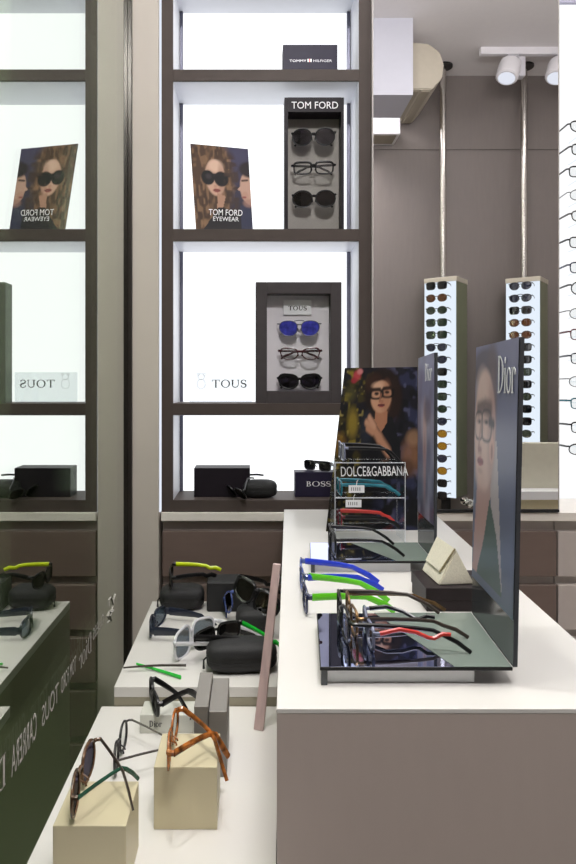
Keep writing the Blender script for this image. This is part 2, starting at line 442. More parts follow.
# shop window with its end channel and the lettering on the pane
GLASS = clear('window_glass', (.62, .68, .58), .68, .0, (.95, .985, .93))
bm = B(); box(bm, XG-.010, XG, -.34, 2.032, 0, CEIL); win = struct('window_1', bm, GLASS)
bm = B(); box(bm, XG-.012, XG+.0005, 2.032, 2.06, 0, CEIL); box(bm, XG+.0005, -.3715, 2.036, 2.075, 0, CEIL, .001)
struct('window_channel', bm, mat('dark_bronze_channel', (62, 57, 54), .25, .5, var=.05), win)
# dim passage wall outside the window
bm = B(); box(bm, -3.0, XG-.03, -.4, 7, -.06, -.01); struct('ground_outside', bm, mat('outside_paving', (130, 130, 116), .8, scale=6))
bm = B(); box(bm, -1.40, -.95, 2.6, 6.5, 0, CEIL); o = struct('wall_outside', bm, mat('outside_render', (120, 126, 112), .8))
LETG = mat('pale_grey_vinyl', (196, 190, 184), .6, var=.02)
def on_glass(body, x_near, x_far, ytop_n, ybot_n, **kw):
    Yn = XG*F/(x_near-CX); Yf = XG*F/(x_far-CX)
    z0 = EYE-(ybot_n-CY)/F*Yn; z1 = EYE-(ytop_n-CY)/F*Yn
    lettering('lettering', body, LETG, win, (XG+.0002, Yf, z0), (0, -1, 0), (0, 0, 1), Yf-Yn, z1-z0, **kw)
on_glass('D', -4, 5.5, 766, 800, serif=True)
on_glass('CARRERA', 11.5, 36.5, 748, 778)
on_glass('TOUS', 42, 58.5, 707, 728)
on_glass('TOM FORD', 61, 76, 678, 695)
on_glass('Dior', 79, 91.5, 650, 672, serif=True)
on_glass('GUESS', 93, 104, 629, 641)
def gp(x, y): Yq_ = XG*F/(x-CX); return (XG+.0012, Yq_, EYE-(y-CY)/F*Yq_)
bm = B()
for stroke in ([(115, 594), (113.5, 599), (113, 604), (112, 600), (110.5, 597), (108.5, 600), (108.5, 606)], [(113.5, 610), (111, 613), (109, 611), (107.5, 616), (109.5, 620), (107, 623)], [(112.5, 606), (110, 616), (111.5, 621)]):
    tube(bm, [gp(*q_) for q_ in stroke], .0015, ref=(1, 0, 0), n=5)
obj('script_lettering', bm, LETG, win)

# ================================================================== WALL SHELF UNIT
SY, SB = 2.0625, 2.237
s1 = 320.
def sx(px): return (px-CX)/s1
def sz(py): return EYE+(CY-py)/s1
sh = thing('display_shelf', 'tall dark taupe shelf unit with glowing white back, left of the mirror', 'shelf', (.045, SY, sz(512)))
ZT = 2.68
for a, b in ((161.5, 173), (359, 371)):
    bm = B(); box(bm, sx(a), sx(b), SY, 2.30, sz(512), ZT, .001); obj('upright', bm, FRAME, sh)
for a, b in ((69.3, 81), (229, 241), (403.4, 415), (500, 512)):
    bm = B(); box(bm, sx(173), sx(359), SY, 2.24, sz(b), sz(a), .0008)
    s = obj('shelf_board', bm, FRAME, sh)
    bm = B(); box(bm, sx(173)+.001, sx(359)-.001, SY+.004, 2.237, sz(b)-.0015, sz(b)-.0001)
    if b < 512: obj('lining', bm, SHELFIN, s)
bm = B(); box(bm, sx(173), sx(359), SY, 2.24, 2.591, ZT, .0008); s = obj('shelf_board', bm, FRAME, sh)
bm = B(); box(bm, sx(173)+.001, sx(359)-.001, SY+.004, 2.237, 2.5895, 2.5909); obj('lining', bm, SHELFIN, s)
bm = B(); box(bm, sx(173), sx(359), 2.2405, 2.26, sz(512), ZT); obj('light_panel', bm, LIT, sh)
for a, sg in ((173, 1), (359, -1)):          # white inner cheeks and the slim posts in the back corners
    for z0, z1 in ((sz(69.3), 2.5895), (sz(229), sz(81)-.0016), (sz(403.4), sz(241)-.0016), (sz(500), sz(415)-.0016)):
        x = sx(a); bm = B(); box(bm, min(x+sg*.0002, x+sg*.0015), max(x+sg*.0002, x+sg*.0015), SY+.004, 2.236, z0+.0005, z1); obj('side_lining', bm, SHELFIN, sh)
        bm = B(); box(bm, min(x+sg*.003, x+sg*.014), max(x+sg*.003, x+sg*.014), 2.224, 2.2395, z0+.0005, z1, .001); obj('corner_post', bm, ALU, sh)
# thin light seam beside the column
bm = B(); box(bm, -.2895, -.2855, 2.062, 2.30, sz(512), ZT); obj('light_strip', bm, LSTRIP, sh)

# worktop ledge and drawer units
bm = B(); box(bm, sx(161.5), 2.68, 2.053, 2.355, sz(520.5), sz(512.2), .001)
tag(obj('worktop', bm, LEDGE, at=(.9, 2.05, sz(520.5))), 'long light grey ledge under the shelf unit and the mirror', 'worktop')
def drawers(x0, x1, front, label):
    c = thing('drawer_cabinet', label, 'cabinet', ((x0+x1)/2, 2.06, 0))
    bm = B(); box(bm, x0+.002, x1-.002, 2.083, 2.355, .06, sz(521)); obj('carcass', bm, RAIL, c)
    bm = B(); box(bm, x0+.01, x1-.01, 2.11, 2.35, 0, .06); obj('plinth', bm, BLACKM, c)
    zt = sz(531.5)
    for k in range(5):
        bm = B(); box(bm, x0+.003, x1-.003, 2.060, 2.082, zt-.140, zt, .001); obj('drawer', bm, front, c); zt -= .1665
drawers(sx(161.5), sx(371), BROWN, 'brown drawer cabinet under the glowing shelf unit, beside the column')
drawers(sx(371), sx(557), BROWN, 'brown drawer cabinet under the mirror door')
drawers(sx(557), 1.9, BEIGE, 'pale beige drawer cabinet under the lit eyeglass board at the right edge')

# mirrored door
md = thing('mirror_door', 'tall mirrored cabinet door reflecting the ceiling spotlight and pole displays', 'mirror', (.66, YM, sz(510)))
bm = B(); box(bm, sx(371.4), sx(557), YM, YM+.014, sz(508.5), 2.72); obj('mirror_glass', bm, mirror('silvered_mirror', (.90, .885, .88)), md)
bm = B(); box(bm, sx(371.4), sx(557), YM-.004, YM+.014, sz(511.3), sz(508.6)); obj('bottom_seal', bm, BLACKM, md)
bm = B(); box(bm, sx(371.2), sx(372.6), YM-.0008, YM+.012, sz(508.5), 2.72); box(bm, sx(556.4), sx(557.4), YM-.0008, YM+.012, sz(508.5), 2.72); obj('edge_trim', bm, RAIL, md)
kx, kz = (467-CX)/F*YM, EYE-(502-CY)/F*YM
bm = B(); lathe(bm, (kx, YM-.0005, kz), ((.004, 0), (.004, .012), (.012, .016), (.014, .024), (.009, .031), (.002, .033)), (0, -1, 0), 10); obj('knob', bm, mirror('crystal', (.75, .78, .74), .08), md)

# lit eyeglass board at the right
lb = thing('eyeglass_board', 'glowing white wall board holding one column of eyeglasses at the right edge', 'display board', (1.4, 2.29, sz(512)))
bm = B(); box(bm, .960, 1.9, 2.292, 2.31, sz(512.1)+.002, 2.65); obj('light_panel', bm, LITB, lb)
bm = B(); box(bm, .9525, .9595, 2.064, 2.31, sz(512.1)+.002, 2.9, .001); obj('side_panel', bm, mat('white_edge_paint', (238, 238, 242), .4, var=.01), lb)
bm = B(); box(bm, .9605, 1.9, 2.28, 2.312, 2.651, 2.66); obj('top_rail', bm, mat('lilac_grey_rail', (170, 168, 190), .4), lb)
bm = B(); box(bm, .9605, 1.9, 2.30, 2.312, 2.661, 2.95); obj('upper_panel', bm, LITB, lb)
ys = [123, 146, 168, 191, 213, 239, 264, 286, 310, 331, 355, 378, 400, 424, 446]
kinds = ['cat', 'rect', 'rect', 'oval', 'cat', 'rect', 'rect', 'round', 'oval', 'rect', 'rect', 'oval', 'rect', 'rect', 'oval']
cols = [(BLACK, 'slim black-browed'), (BLACK, 'black'), (BLACK, 'black'), (GUN, 'gunmetal'), (BROWNP, 'dark brown'), (BLACK, 'black'), (DARKBLUE, 'dark blue'), (BLACK, 'thick black'), (GUN, 'thin gunmetal'), (DRED, 'wine red'), (NAVY, 'navy'), (GUN, 'thin dark metal'), (TEAL, 'teal blue'), (BLACK, 'black'), (BLACK, 'black')]
for z in [EYE-(y-CY)/308. for y in ys]: obj('holder_pin', tube(B(), [(1.100, 2.2915, z-.012), (1.100, 2.215, z-.012)], .0022, n=6), CLEAR, lb)
for i, y in enumerate(ys):
    Yf = 2.145; z = EYE-(y-CY)/F*Yf; th = .0018 if 'thin' in cols[i][1] or 'gun' in cols[i][1] else .0034
    p = dict(W=.132, lw=.050, lh=.034 if kinds[i] != 'round' else .042, kind=kinds[i], rim=.0011 if th < .002 else .0017, th=th, N=16, brow=.5, zend=-.006)
    eyewear('%s eyeglasses, %s from the top on the lit white wall board' % (cols[i][1], ORD[i] if i else 'first'), (1.0245+.070+.004*math.sin(i*2.1), Yf, z-.030), (0, 0, R(3*math.sin(i*1.7))),
            p, cols[i][0], LCLEAR, name='eyeglasses', cat='eyeglasses', group='eyeglasses on the lit wall board')

# ================================================================== THINGS ON THE SHELF UNIT
def plain_box(name, label, x0, x1, y0, y1, z0, z1, m, bev=.0012, cat='box', lid=None):
    t = thing(name, label, cat, ((x0+x1)/2, (y0+y1)/2, z0))
    if lid:
        bm = B(); box(bm, x0+.0015, x1-.0015, y0+.0015, y1-.0015, z0, z1-.002, bev); obj('body', bm, m, t)
        bm = B(); box(bm, x0, x1, y0, y1, z1-lid, z1, bev); obj('lid', bm, m, t)
    else:
        bm = B(); box(bm, x0, x1, y0, y1, z0, z1, bev); obj('body', bm, m, t)
    return t
Yb = 2.085; q = F/Yb
def bx(px): return (px-CX)/q
def bz(py): return EYE+(CY-py)/q
zs = sz(69.3)
t = plain_box('cardboard_box', 'dark navy box with small silver lettering on the top shelf', bx(283), bx(337.5), Yb, Yb+.07, zs, bz(44.5), CARD_N)
fl = lettering('lettering', 'TOMMY     HILFIGER', SILVER, t, (bx(289.5), Yb, bz(62)), (1, 0, 0), (0, 0, 1), bx(332)-bx(289.5), .0075)
bm = B(); box(bm, bx(307.5), bx(309), Yb-.0008, Yb, bz(62), bz(59)); box(bm, bx(310.4), bx(311.6), Yb-.0008, Yb, bz(62), bz(59)); obj('flag_mark', bm, WHITEP, t)
bm = B(); box(bm, bx(309), bx(310.4), Yb-.0008, Yb, bz(62), bz(59)); obj('flag_mark', bm, RED, t)

# leaning photo card
def ink_card():
    k = Ink(70, 92, 3); k.fill((70, 66, 92), (34, 28, 30))
    hair = np.clip(k.inell(.30, .62, .42, .52, .25)+k.inell(.12, .42, .25, .5, .3), 0, 1)
    k.mix(hair, (74, 54, 40))
    for i, (fx, fy, c) in enumerate(((7, 22, (132, 100, 72)), (10, 30, (46, 32, 26)), (14, 24, (160, 124, 92)))): k.speckle(hair, fx*2, fy//2, c, 10+i, .55, .42)
    k.ell(.40, .62, .175, .215, (196, 158, 136), rot=.1, soft=.12)
    k.ell(.42, .76, .12, .07, (216, 184, 162), soft=.5, al=.7)
    k.ell(.50, .60, .06, .2, (150, 112, 94), soft=.6, al=.5)
    k.poly([(.42, .44), (.56, .40), (.50, .26), (.40, .26)], (170, 130, 108))
    k.ell(.27, .615, .115, .088, (18, 15, 17), soft=.1); k.ell(.50, .605, .125, .09, (18, 15, 17), soft=.1); k.line([(.3, .65), (.64, .65)], .018, (22, 18, 20))
    k.ell(.28, .63, .05, .03, (58, 50, 54), soft=.8, al=.7)
    k.ell(.39, .515, .03, .02, (168, 124, 104), soft=.6, al=.6)
    k.ell(.41, .468, .065, .022, (142, 78, 72), soft=.3); k.line([(.355, .469), (.465, .467)], .006, (90, 44, 44))
    k.speckle(k.inell(.68, .55, .13, .38, .3), 8, 24, (60, 44, 36), 21, .4, .8)
    k.poly([(.12, 0), (.30, .16), (.42, .27), (.52, .27), (.70, .20), (.86, .3), (1, .3), (1, 0)], (30, 26, 30))
    k.poly([(.80, .30), (1, .33), (1, 0), (.80, 0)], (46, 48, 70))
    k.ell(1.0, .52, .18, .21, (186, 150, 132), soft=.1); k.poly([(.84, .54), (.775, .49), (.83, .465)], (190, 154, 136)); k.ell(.90, .42, .06, .05, (180, 140, 122), soft=.3)
    k.ell(.885, .40, .035, .014, (140, 80, 74), soft=.4); k.line([(.86, .60), (.96, .61)], .012, (60, 42, 36)); k.ell(1.02, .74, .2, .1, (40, 32, 36), soft=.3)
    k.ell(.96, .33, .1, .05, (150, 112, 100), soft=.5, al=.7)
    return k
c1, c2 = P(196, 228.7, 2.085), P(253, 228.7, 2.095); z2 = sz(229)
c1.z = c2.z = z2+.0005
t = thing('photo_card', 'leaning photo card of a woman in large sunglasses, white lettering', 'poster', ((c1+c2)/2))
cc = [c1, c2, P(248, 149, 2.16), P(190.2, 143.6, 2.15)]
picture('photo_print', ink_card(), cc, PRINTM, t, .003)
def on_quad(cc, u, v, lift=.001):
    bl, br, tr, tl = cc; n = (br-bl).cross(tl-bl).normalized(); return (bl*(1-u)+br*u)*(1-v)+(tl*(1-u)+tr*u)*v+n*lift
def quad_text(t, cc, body, u0, u1, v0, v1, m, **kw):
    a, b, c = on_quad(cc, u0, v0), on_quad(cc, u1, v0), on_quad(cc, u0, v1)
    u = (b-a); v = (c-a); v = v-u*(v.dot(u)/u.dot(u))
    return lettering('lettering', body, m, t, a, u, v, u.length, v.length, **kw)
quad_text(t, cc, 'TOM FORD', .24, .83, .175, .245, WHITEP)
quad_text(t, cc, 'EYEWEAR', .31, .76, .11, .16, WHITEP)

# tall dark case with three pairs
t = thing('display_case', 'tall black upright case with three pairs of glasses and white header lettering', 'display case', ((bx(284.5)+bx(344))/2, Yb, z2))
bm = B(); x0, x1, zt = bx(284.5), bx(344), bz(97.5)
box(bm, x0, x0+.011, Yb, Yb+.06, z2, zt); box(bm, x1-.009, x1, Yb, Yb+.06, z2, zt); box(bm, x0+.011, x1-.009, Yb, Yb+.06, z2, z2+.006); obj('frame', bm, CARD_B, t)
bm = B(); box(bm, x0+.0111, x1-.0091, Yb-.001, Yb+.06, bz(112), zt); hd = obj('header', bm, CARD_B, t)
lettering('lettering', 'TOM FORD', WHITEP, hd, (bx(291.5), Yb-.001, bz(108.8)), (1, 0, 0), (0, 0, 1), bx(338)-bx(291.5), bz(101.8)-bz(108.8))
bm = B(); box(bm, x0+.0111, x1-.0091, Yb+.056, Yb+.062, z2+.006, bz(112)-.0005); obj('back_panel', bm, mat('grey_textile_panel', (168, 163, 157), .8, var=.04, scale=200), t)
LP = lambda *a: eyewear(*a[:1], *a[1:])
def case_pair(label, px, py, m, lens, kind, lh, W=.139, lw=.055, rim=.002, br=.014, grp=None, nm='sunglasses', brow=.6, tem=None, th=.004, Yc=None, curve=.9):
    Yc = Yc or Yb+.016
    p = dict(W=W, lw=lw, lh=lh, kind=kind, rim=rim, bridge=br, brow=brow, fold=(86, 89), tL=.09, tip=.04, N=26, th=th, zend=.004, curve=curve)
    v = P(px, py, Yc); eyewear(label, (v.x, v.y, v.z-lh/2-rim), (R(4), 0, R(-4)), p, m, lens, tem, name=nm, cat=nm, group=grp)
g = 'pairs in the tall black case'
case_pair('round black sunglasses, top pair in the tall black case', 313.5, 137, BLACK, LGRAD, 'round', .052, lw=.061, br=.012, grp=g)
case_pair('square black clear-lens eyeglasses, middle pair in the tall black case', 313.5, 168, BLACK, LCLEAR, 'rect', .037, rim=.0026, grp=g, nm='eyeglasses')
case_pair('rounded brown-lensed sunglasses, bottom pair in the tall black case', 314, 199, BLACK, clear('smoky_brown_lens', (.12, .09, .08), .05), 'round', .051, lw=.062, br=.011, grp=g)

# framed display with three pairs
z3 = sz(403.4)
t = thing('framed_showcase', 'square dark grey framed box with three pairs of glasses on white', 'display case', ((bx(255.6)+bx(341.6))/2, Yb, z3))
x0, x1, zt = bx(255.6), bx(341.6), bz(282); a0, a1, b0, b1 = bx(267), bx(330.8), bz(391), bz(293.6)
bm = B(); box(bm, x0, a0, Yb, Yb+.06, z3, zt, .001); box(bm, a1, x1, Yb, Yb+.06, z3, zt, .001); box(bm, a0, a1, Yb, Yb+.06, z3, b0, .001); box(bm, a0, a1, Yb, Yb+.06, b1, zt, .001)
obj('frame', bm, mat('charcoal_frame', (72, 67, 68), .55, var=.05, scale=40, spec=.15), t)
bm = B(); box(bm, a0-.002, a1+.002, Yb+.05, Yb+.056, b0-.002, b1+.002); obj('back_panel', bm, mat('pale_lilac_card', (228, 224, 228), .6, var=.01), t)
bm = B(); box(bm, bx(284), bx(312.5), Yb+.044, Yb+.0498, bz(313.5), bz(298), .0006); pl = obj('plaque', bm, ACRW, t)
lettering('lettering', 'TOUS', INK, pl, (bx(289), Yb+.044, bz(309)), (1, 0, 0), (0, 0, 1), bx(308)-bx(289), .0155, serif=True, thin=.08, thick=.2)
g = 'pairs in the framed display box'
case_pair('silver aviator sunglasses with blue mirror lenses, top pair in framed box', 299.3, 328, ALU, LBLUE, 'aviator', .048, lw=.057, rim=.0013, br=.013, grp=g, brow=0, th=.002)
case_pair('dark red eyeglasses with clear lenses, middle pair in framed box', 300, 354, mat('dark_wine_plastic', (62, 22, 30), .25, var=.1), LCLEAR, 'cat', .036, lw=.055, grp=g, nm='eyeglasses')
case_pair('black sunglasses with graded violet lenses, bottom pair in framed box', 299.5, 382, BLACK, LGRAD, 'cat', .044, lw=.060, br=.010, rim=.0034, grp=g)

# frosted acrylic sign with dark lettering
t = thing('acrylic_sign', 'white acrylic sign with black serif lettering left of the framed box', 'sign', (bx(220), Yb+.05, z3))
bm = B(); box(bm, bx(188), bx(252), Yb+.05, Yb+.056, z3, bz(372), .001); obj('plate', bm, CLEAR, t)
lettering('lettering', 'TOUS', INK, t, (bx(211), Yb+.0498, bz(388)), (1, 0, 0), (0, 0, 1), bx(246.5)-bx(211), bz(379.5)-bz(388), serif=True, thin=.07, thick=.15)
for k in range(2):                            # faint outlined bear mark and small line under the name
    pass
bm = B(); tube(bm, [(bx(200.0+4.2*math.cos(a)), Yb+.0497, bz(384+5*math.sin(a))) for a in [2*math.pi*i/20 for i in range(20)]], .0006, closed=True, ref=(0, 1, 0), n=5)
tube(bm, [(bx(200.0+3.2*math.cos(a)), Yb+.0497, bz(376.5+3*math.sin(a))) for a in [2*math.pi*i/16 for i in range(16)]], .0006, closed=True, ref=(0, 1, 0), n=5)
for s in (-1, 1): tube(bm, [(bx(200.0+s*3.0+1.2*math.cos(a)), Yb+.0497, bz(374+1.2*math.sin(a))) for a in [2*math.pi*i/10 for i in range(10)]], .0006, closed=True, ref=(0, 1, 0), n=5)
obj('outline_mark', bm, mat('faint_grey_print', (214, 214, 220), .5), t)

# bottom shelf
z4 = sz(500)
Yq = 2.115; q4 = F/Yq
def cx4(px): return (px-CX)/q4
t = plain_box('cardboard_box', 'long black box at the left of the bottom shelf, behind sunglasses', cx4(194), cx4(250), Yq, Yq+.08, z4, z4+.093, CARD_B)
t = plain_box('cardboard_box', 'small dark box with white serif lettering beside the acrylic stand', cx4(295), cx4(338), Yq, Yq+.06, z4, z4+.08, CARD_N)
lettering('lettering', 'BOSS', WHITEP, t, (cx4(306.5), Yq, EYE-(486.5-CY)/q4), (1, 0, 0), (0, 0, 1), cx4(331)-cx4(306.5), .017, serif=True)
# ------------------------------------------------------------------ zip cases
def shell(bm, c, d, e1, e2, zlo, zhi, yaw, nu=26, nv=9):
    """part of a superellipsoid of half sizes d between relative heights zlo..zhi (-1..1), closed"""
    rings = []; cy, sy = math.cos(yaw), math.sin(yaw)
    for j in range(nv):
        f0, f1 = math.asin(zlo), math.asin(zhi); f = f0+(f1-f0)*j/(nv-1)
        cz = abs(math.cos(f))**e1; z = math.copysign(abs(math.sin(f))**e1, math.sin(f))*d[2]; r = []
        for i in range(nu):
            a = 2*math.pi*i/nu
            x = math.copysign(abs(math.cos(a))**e2, math.cos(a))*d[0]*max(cz, .02); y = math.copysign(abs(math.sin(a))**e2, math.sin(a))*d[1]*max(cz, .02)
            r.append(bm.verts.new((c[0]+x*cy-y*sy, c[1]+x*sy+y*cy, c[2]+z)))
        rings.append(r)
    for A, Bn in zip(rings, rings[1:]):
        for k in range(nu): bm.faces.new((A[k], A[(k+1) % nu], Bn[(k+1) % nu], Bn[k]))
    bm.faces.new(rings[0][::-1]); bm.faces.new(rings[-1]); return bm
def zip_case(label, x, y, z, L, Wd, H, yaw=0., name='zip_case', group=None, m=None):
    m = m or CASE
    t = thing(name, label, 'glasses case', (x, y, z), group=group); d = (L/2, Wd/2, H/2); c = (x, y, z+H/2)
    e1, e2 = .62, .55
    bm = B(); shell(bm, c, d, e1, e2, -.985, -.05, yaw); obj('lower_shell', bm, m, t, smooth=True)
    bm = B(); shell(bm, c, d, e1, e2, .05, .999, yaw); obj('upper_shell', bm, m, t, smooth=True)
    bm = B(); shell(bm, c, (d[0]*.985, d[1]*.98, d[2]), e1, e2, -.06, .06, yaw, nv=3); obj('zipper', bm, ZIP, t)
    bm = B(); cy, sy = math.cos(yaw), math.sin(yaw); lx, ly = -d[0]*.98, -d[1]*.3
    wx, wy = x+lx*cy-ly*sy, y+lx*sy+ly*cy
    tube(bm, [(wx, wy, c[2]), (wx-.006*cy, wy-.006*sy, c[2]-.006), (wx-.006*cy, wy-.006*sy, c[2]-.024)], .0018, .003, n=6); obj('zip_pull', bm, ZIP, t)
    return t
zip_case('black rounded hard case lying on the bottom shelf behind sunglasses', cx4(260), 2.115, z4, .11, .07, .056, 0)
eyewear('dark sunglasses with a raised loop temple on the bottom shelf', (cx4(240), 2.088, z4+.002), (R(38), 0, R(-62)), dict(kind='oval', lw=.050, lh=.044, W=.12, fold=(35, 50), N=18, rim=.002, tL=.07), BLACK, LDARK)
eyewear('dark glasses perched on the small lettered box on the bottom shelf', (cx4(318), Yq+.03, z4+.0805), (0, 0, R(-38)), dict(kind='rect', lw=.042, lh=.03, W=.105, fold=(50, 55), N=18, rim=.0017, tL=.075, tip=.03), BLACK, LDARK)

# ================================================================== LEFT DISPLAY: HIGH AND LOW PLINTH
ZH, ZL = EYE-.598, EYE-.635
t = thing('display_plinth', 'higher white display plinth at the back, beside the window', 'plinth', (-.1, 1.55, 0))
def cl(Y): return .0292+(.098-.0292)*(Y-.7875)/(2.02-.7875)   # left edge of the counter
fp = [(-.2705, 1.294), (cl(1.294)-.006, 1.294), (cl(1.80)-.006, 1.80), (-.2715, 1.80)]
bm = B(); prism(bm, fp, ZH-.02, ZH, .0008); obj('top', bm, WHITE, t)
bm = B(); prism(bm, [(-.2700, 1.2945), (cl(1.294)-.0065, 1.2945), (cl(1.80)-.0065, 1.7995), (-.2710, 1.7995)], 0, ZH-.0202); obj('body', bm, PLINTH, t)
t = thing('display_plinth', 'lower white display plinth in front carrying the ivory blocks', 'plinth', (-.13, 1.0, 0))
fp = [(-.2985, .62), (cl(.7875)-.002, .62), (cl(.7875)-.002, .7875), (cl(1.29)-.004, 1.2925), (-.2945, 1.2925)]
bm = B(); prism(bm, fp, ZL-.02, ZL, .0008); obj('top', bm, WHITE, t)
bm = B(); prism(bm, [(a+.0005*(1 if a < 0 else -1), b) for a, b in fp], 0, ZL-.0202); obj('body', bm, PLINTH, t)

def block(label, x0, y0, w, d, h):
    bm = B(); box(bm, x0, x0+w, y0, y0+d, ZL, ZL+h, .0012, 2); return tag(obj('display_block', bm, CUBE, at=(x0+w/2, y0+d/2, ZL)), label, 'display block', 'ivory display blocks')
block('ivory display block nearest the viewer, under green-armed sunglasses', -.2454, .812, .0905, .091, .089)
block('ivory display block under the amber glasses, right of the nearest block', -.1394, .936, .090, .090, .089)
ZC = ZL+.0895
# green-armed sunglasses on nearest block
eyewear('brown sunglasses with one green arm on the nearest ivory block', (-.2255, .868, ZC), (0, 0, R(-89)),
        dict(kind='oval', lw=.054, lh=.048, W=.132, fold=(58, 60), N=26, rim=.0024, th=.0034, tL=.080, tip=.036, curve=1.1), TORT, LGRAD, (BROWNP, DGREEN), tlabel=('brown temple', 'green temple'))
eyewear('amber tortoiseshell eyeglasses with thick arms on the second ivory block', (-.1185, .966, ZC), (0, 0, R(-90)),
        dict(kind='round', lw=.050, lh=.042, W=.122, fold=(52, 52), N=26, rim=.0036, th=.0056, tw=.0024, tL=.074, tip=.042, zend=-.02, curve=1.0), AMBER, LCLEAR, name='eyeglasses', cat='eyeglasses')
eyewear('thin dark metal eyeglasses standing on the lower white plinth', (-.2225, 1.105, ZL), (0, 0, R(-89)),
        dict(kind='oval', lw=.048, lh=.046, W=.124, fold=(38, 28), N=26, rim=.0016, th=.0022, tL=.09, tip=.045), GUN, LCLEAR, BROWNP, name='eyeglasses', cat='eyeglasses')
# small pale box with serif name
t = plain_box('small_box', 'small pale grey-green box with dark serif lettering on the lower plinth', -.2026, -.105, 1.193, 1.245, ZL, ZL+.0335, mat('pale_sage_card', (206, 206, 196), .5), .001)
xx = -.2026
lettering('lettering', 'Dior', INK, t, (xx+.017, 1.193, ZL+.0115), (1, 0, 0), (0, 0, 1), .023, .0115, serif=True, thin=.07, thick=.18)
eyewear('chunky black sunglasses standing on the small pale box', (-.183, 1.222, ZL+.034), (0, 0, R(-74)),
        dict(kind='rect', lw=.042, lh=.030, W=.100, fold=(62, 40), N=22, rim=.0040, depth=.0036, th=.0066, tw=.0028, tL=.07, tip=.040, zend=-.010), BLACK, LDARK)
# two grey boxes side by side
plain_box('grey_box', 'narrow grey box behind the amber glasses, left one of the pair', -.0935, -.0705, 1.064, 1.19, ZL, ZL+.112, CARD_G, .001)
plain_box('grey_box', 'narrow grey box behind the amber glasses, right one beside the slat', -.0695, -.0405, 1.060, 1.18, ZL, ZL+.106, CARD_G, .001)
# loose temples
def loose(label, a, b, m, z, sag, r):
    bm = B(); a = Vector((*a, z)); b = Vector((*b, z)); pts = [a.lerp(b, k/8)+Vector((0, 0, sag*math.sin(math.pi*k/8))) for k in range(9)]
    tube(bm, pts, [r*(.7+.5*(k/8)) for k in range(9)], .0018, n=8); bmesh.ops.translate(bm, verts=bm.verts, vec=(0, 0, 0))
    tag(obj('loose_temple', bm, m, at=a, smooth=True), label, 'glasses arm')
loose('slim dark brown glasses arm lying across a green one', (-.265, 1.360), (-.137, 1.372), BROWNP, ZH+.0092, .002, .0026)
loose('bright green glasses arm lying under a dark one on the higher plinth', (-.243, 1.390), (-.143, 1.326), NEON, ZH+.0045, .0005, .0036)
# leaning slat
bm = B(); a = Vector((.0125, 1.205, ZL+.001)); b = Vector((.0475, 1.262, .992)); w = Vector((.0085, -.003, 0)); th = Vector((.001, .0035, 0))
hexa(bm, [a-w-th, a+w-th, a+w+th, a-w+th], [b-w*.8-th, b+w*.8-th, b+w*.8+th, b-w*.8+th])
tag(obj('slat', bm, SLAT, at=a), 'thin mauve grey slat leaning on the left edge of the counter', 'slat')

# higher plinth: sports glasses and cases
eyewear('navy wraparound sunglasses at the left of the higher plinth', (-.236, 1.588, ZH), (0, 0, R(-98)),
        dict(kind='wrap', lw=.06, lh=.042, W=.136, bridge=.01, curve=2.6, rim=.0030, depth=.003, th=.0105, tw=.002, tL=.085, tip=.04, fold=(8, 6), hinge=.02, taper=(1., .9, .7, .55, .4, .35, .3), N=24), NAVY, LNAVY)
eyewear('large silver white sports sunglasses on the higher plinth', (-.135, 1.465, ZH), (0, 0, R(-121)),
        dict(kind='wrap', lw=.068, lh=.062, W=.156, bridge=.01, curve=2.0, rim=.0034, depth=.003, th=.005, tw=.002, tL=.10, tip=.045, fold=(2, 36), hinge=.2, N=24, zend=.02), SILVERP, LNAVY)
eyewear('dark sunglasses with a bright green arm behind the lower zip case', (-.078, 1.436, ZH+.026), (0, 0, R(-140)),
        dict(kind='wrap', lw=.056, lh=.042, W=.126, bridge=.01, curve=1.6, rim=.0028, th=.006, tw=.002, tL=.09, tip=.04, fold=(2, 50), N=22, zend=.026, hinge=.3), BLACK, LDARK, (NEON, BLACK), tlabel=('bright green temple', None))
zip_case('large black zip case at the front of the higher plinth', -.022, 1.378, ZH, .148, .078, .062, R(4))
zip_case('black zip case under the yellow-armed sunglasses', -.185, 1.752, ZH, .118, .08, .060, R(3))
eyewear('black sunglasses with a fluorescent yellow arm on a zip case', (-.218, 1.752, ZH+.0605), (0, 0, R(-84)),
        dict(kind='wrap', lw=.055, lh=.038, W=.128, bridge=.01, curve=1.8, rim=.0026, th=.0062, tw=.0026, tL=.082, tip=.042, fold=(6, 30), hinge=.38, N=22, zend=.02), BLACK, LDARK, (YELLOW, BLACK), tlabel=('fluorescent yellow temple', None))
plain_box('case_box', 'plain black box between the two rear zip cases', -.118, -.022, 1.715, 1.79, ZH, ZH+.078, CASE, .004)
zip_case('upright black zip case beside the leaning slat, under black goggles', .005, 1.575, ZH, .088, .085, .066, R(0))
eyewear('glossy black goggle sunglasses on the upright zip case', (-.004, 1.560, ZH+.066), (R(-12), R(18), R(-38)),
        dict(kind='wrap', lw=.062, lh=.05, W=.136, bridge=.008, curve=2.2, rim=.004, depth=.0035, th=.006, tw=.0024, tL=.08, tip=.04, fold=(20, 20), N=22, zend=.03), BLACK, LDARK)
eyewear('black and mottled blue sunglasses propped up behind the white sports pair', (-.062, 1.655, ZH+.014), (R(4), R(-32), R(-78)),
        dict(kind='wrap', lw=.056, lh=.046, W=.13, bridge=.01, curve=1.8, rim=.003, th=.0055, tw=.0022, tL=.085, tip=.04, fold=(6, 6), N=22, zend=.02), BLUEIN, LDARK, BLACK, tlabel=('black temple',)*2)

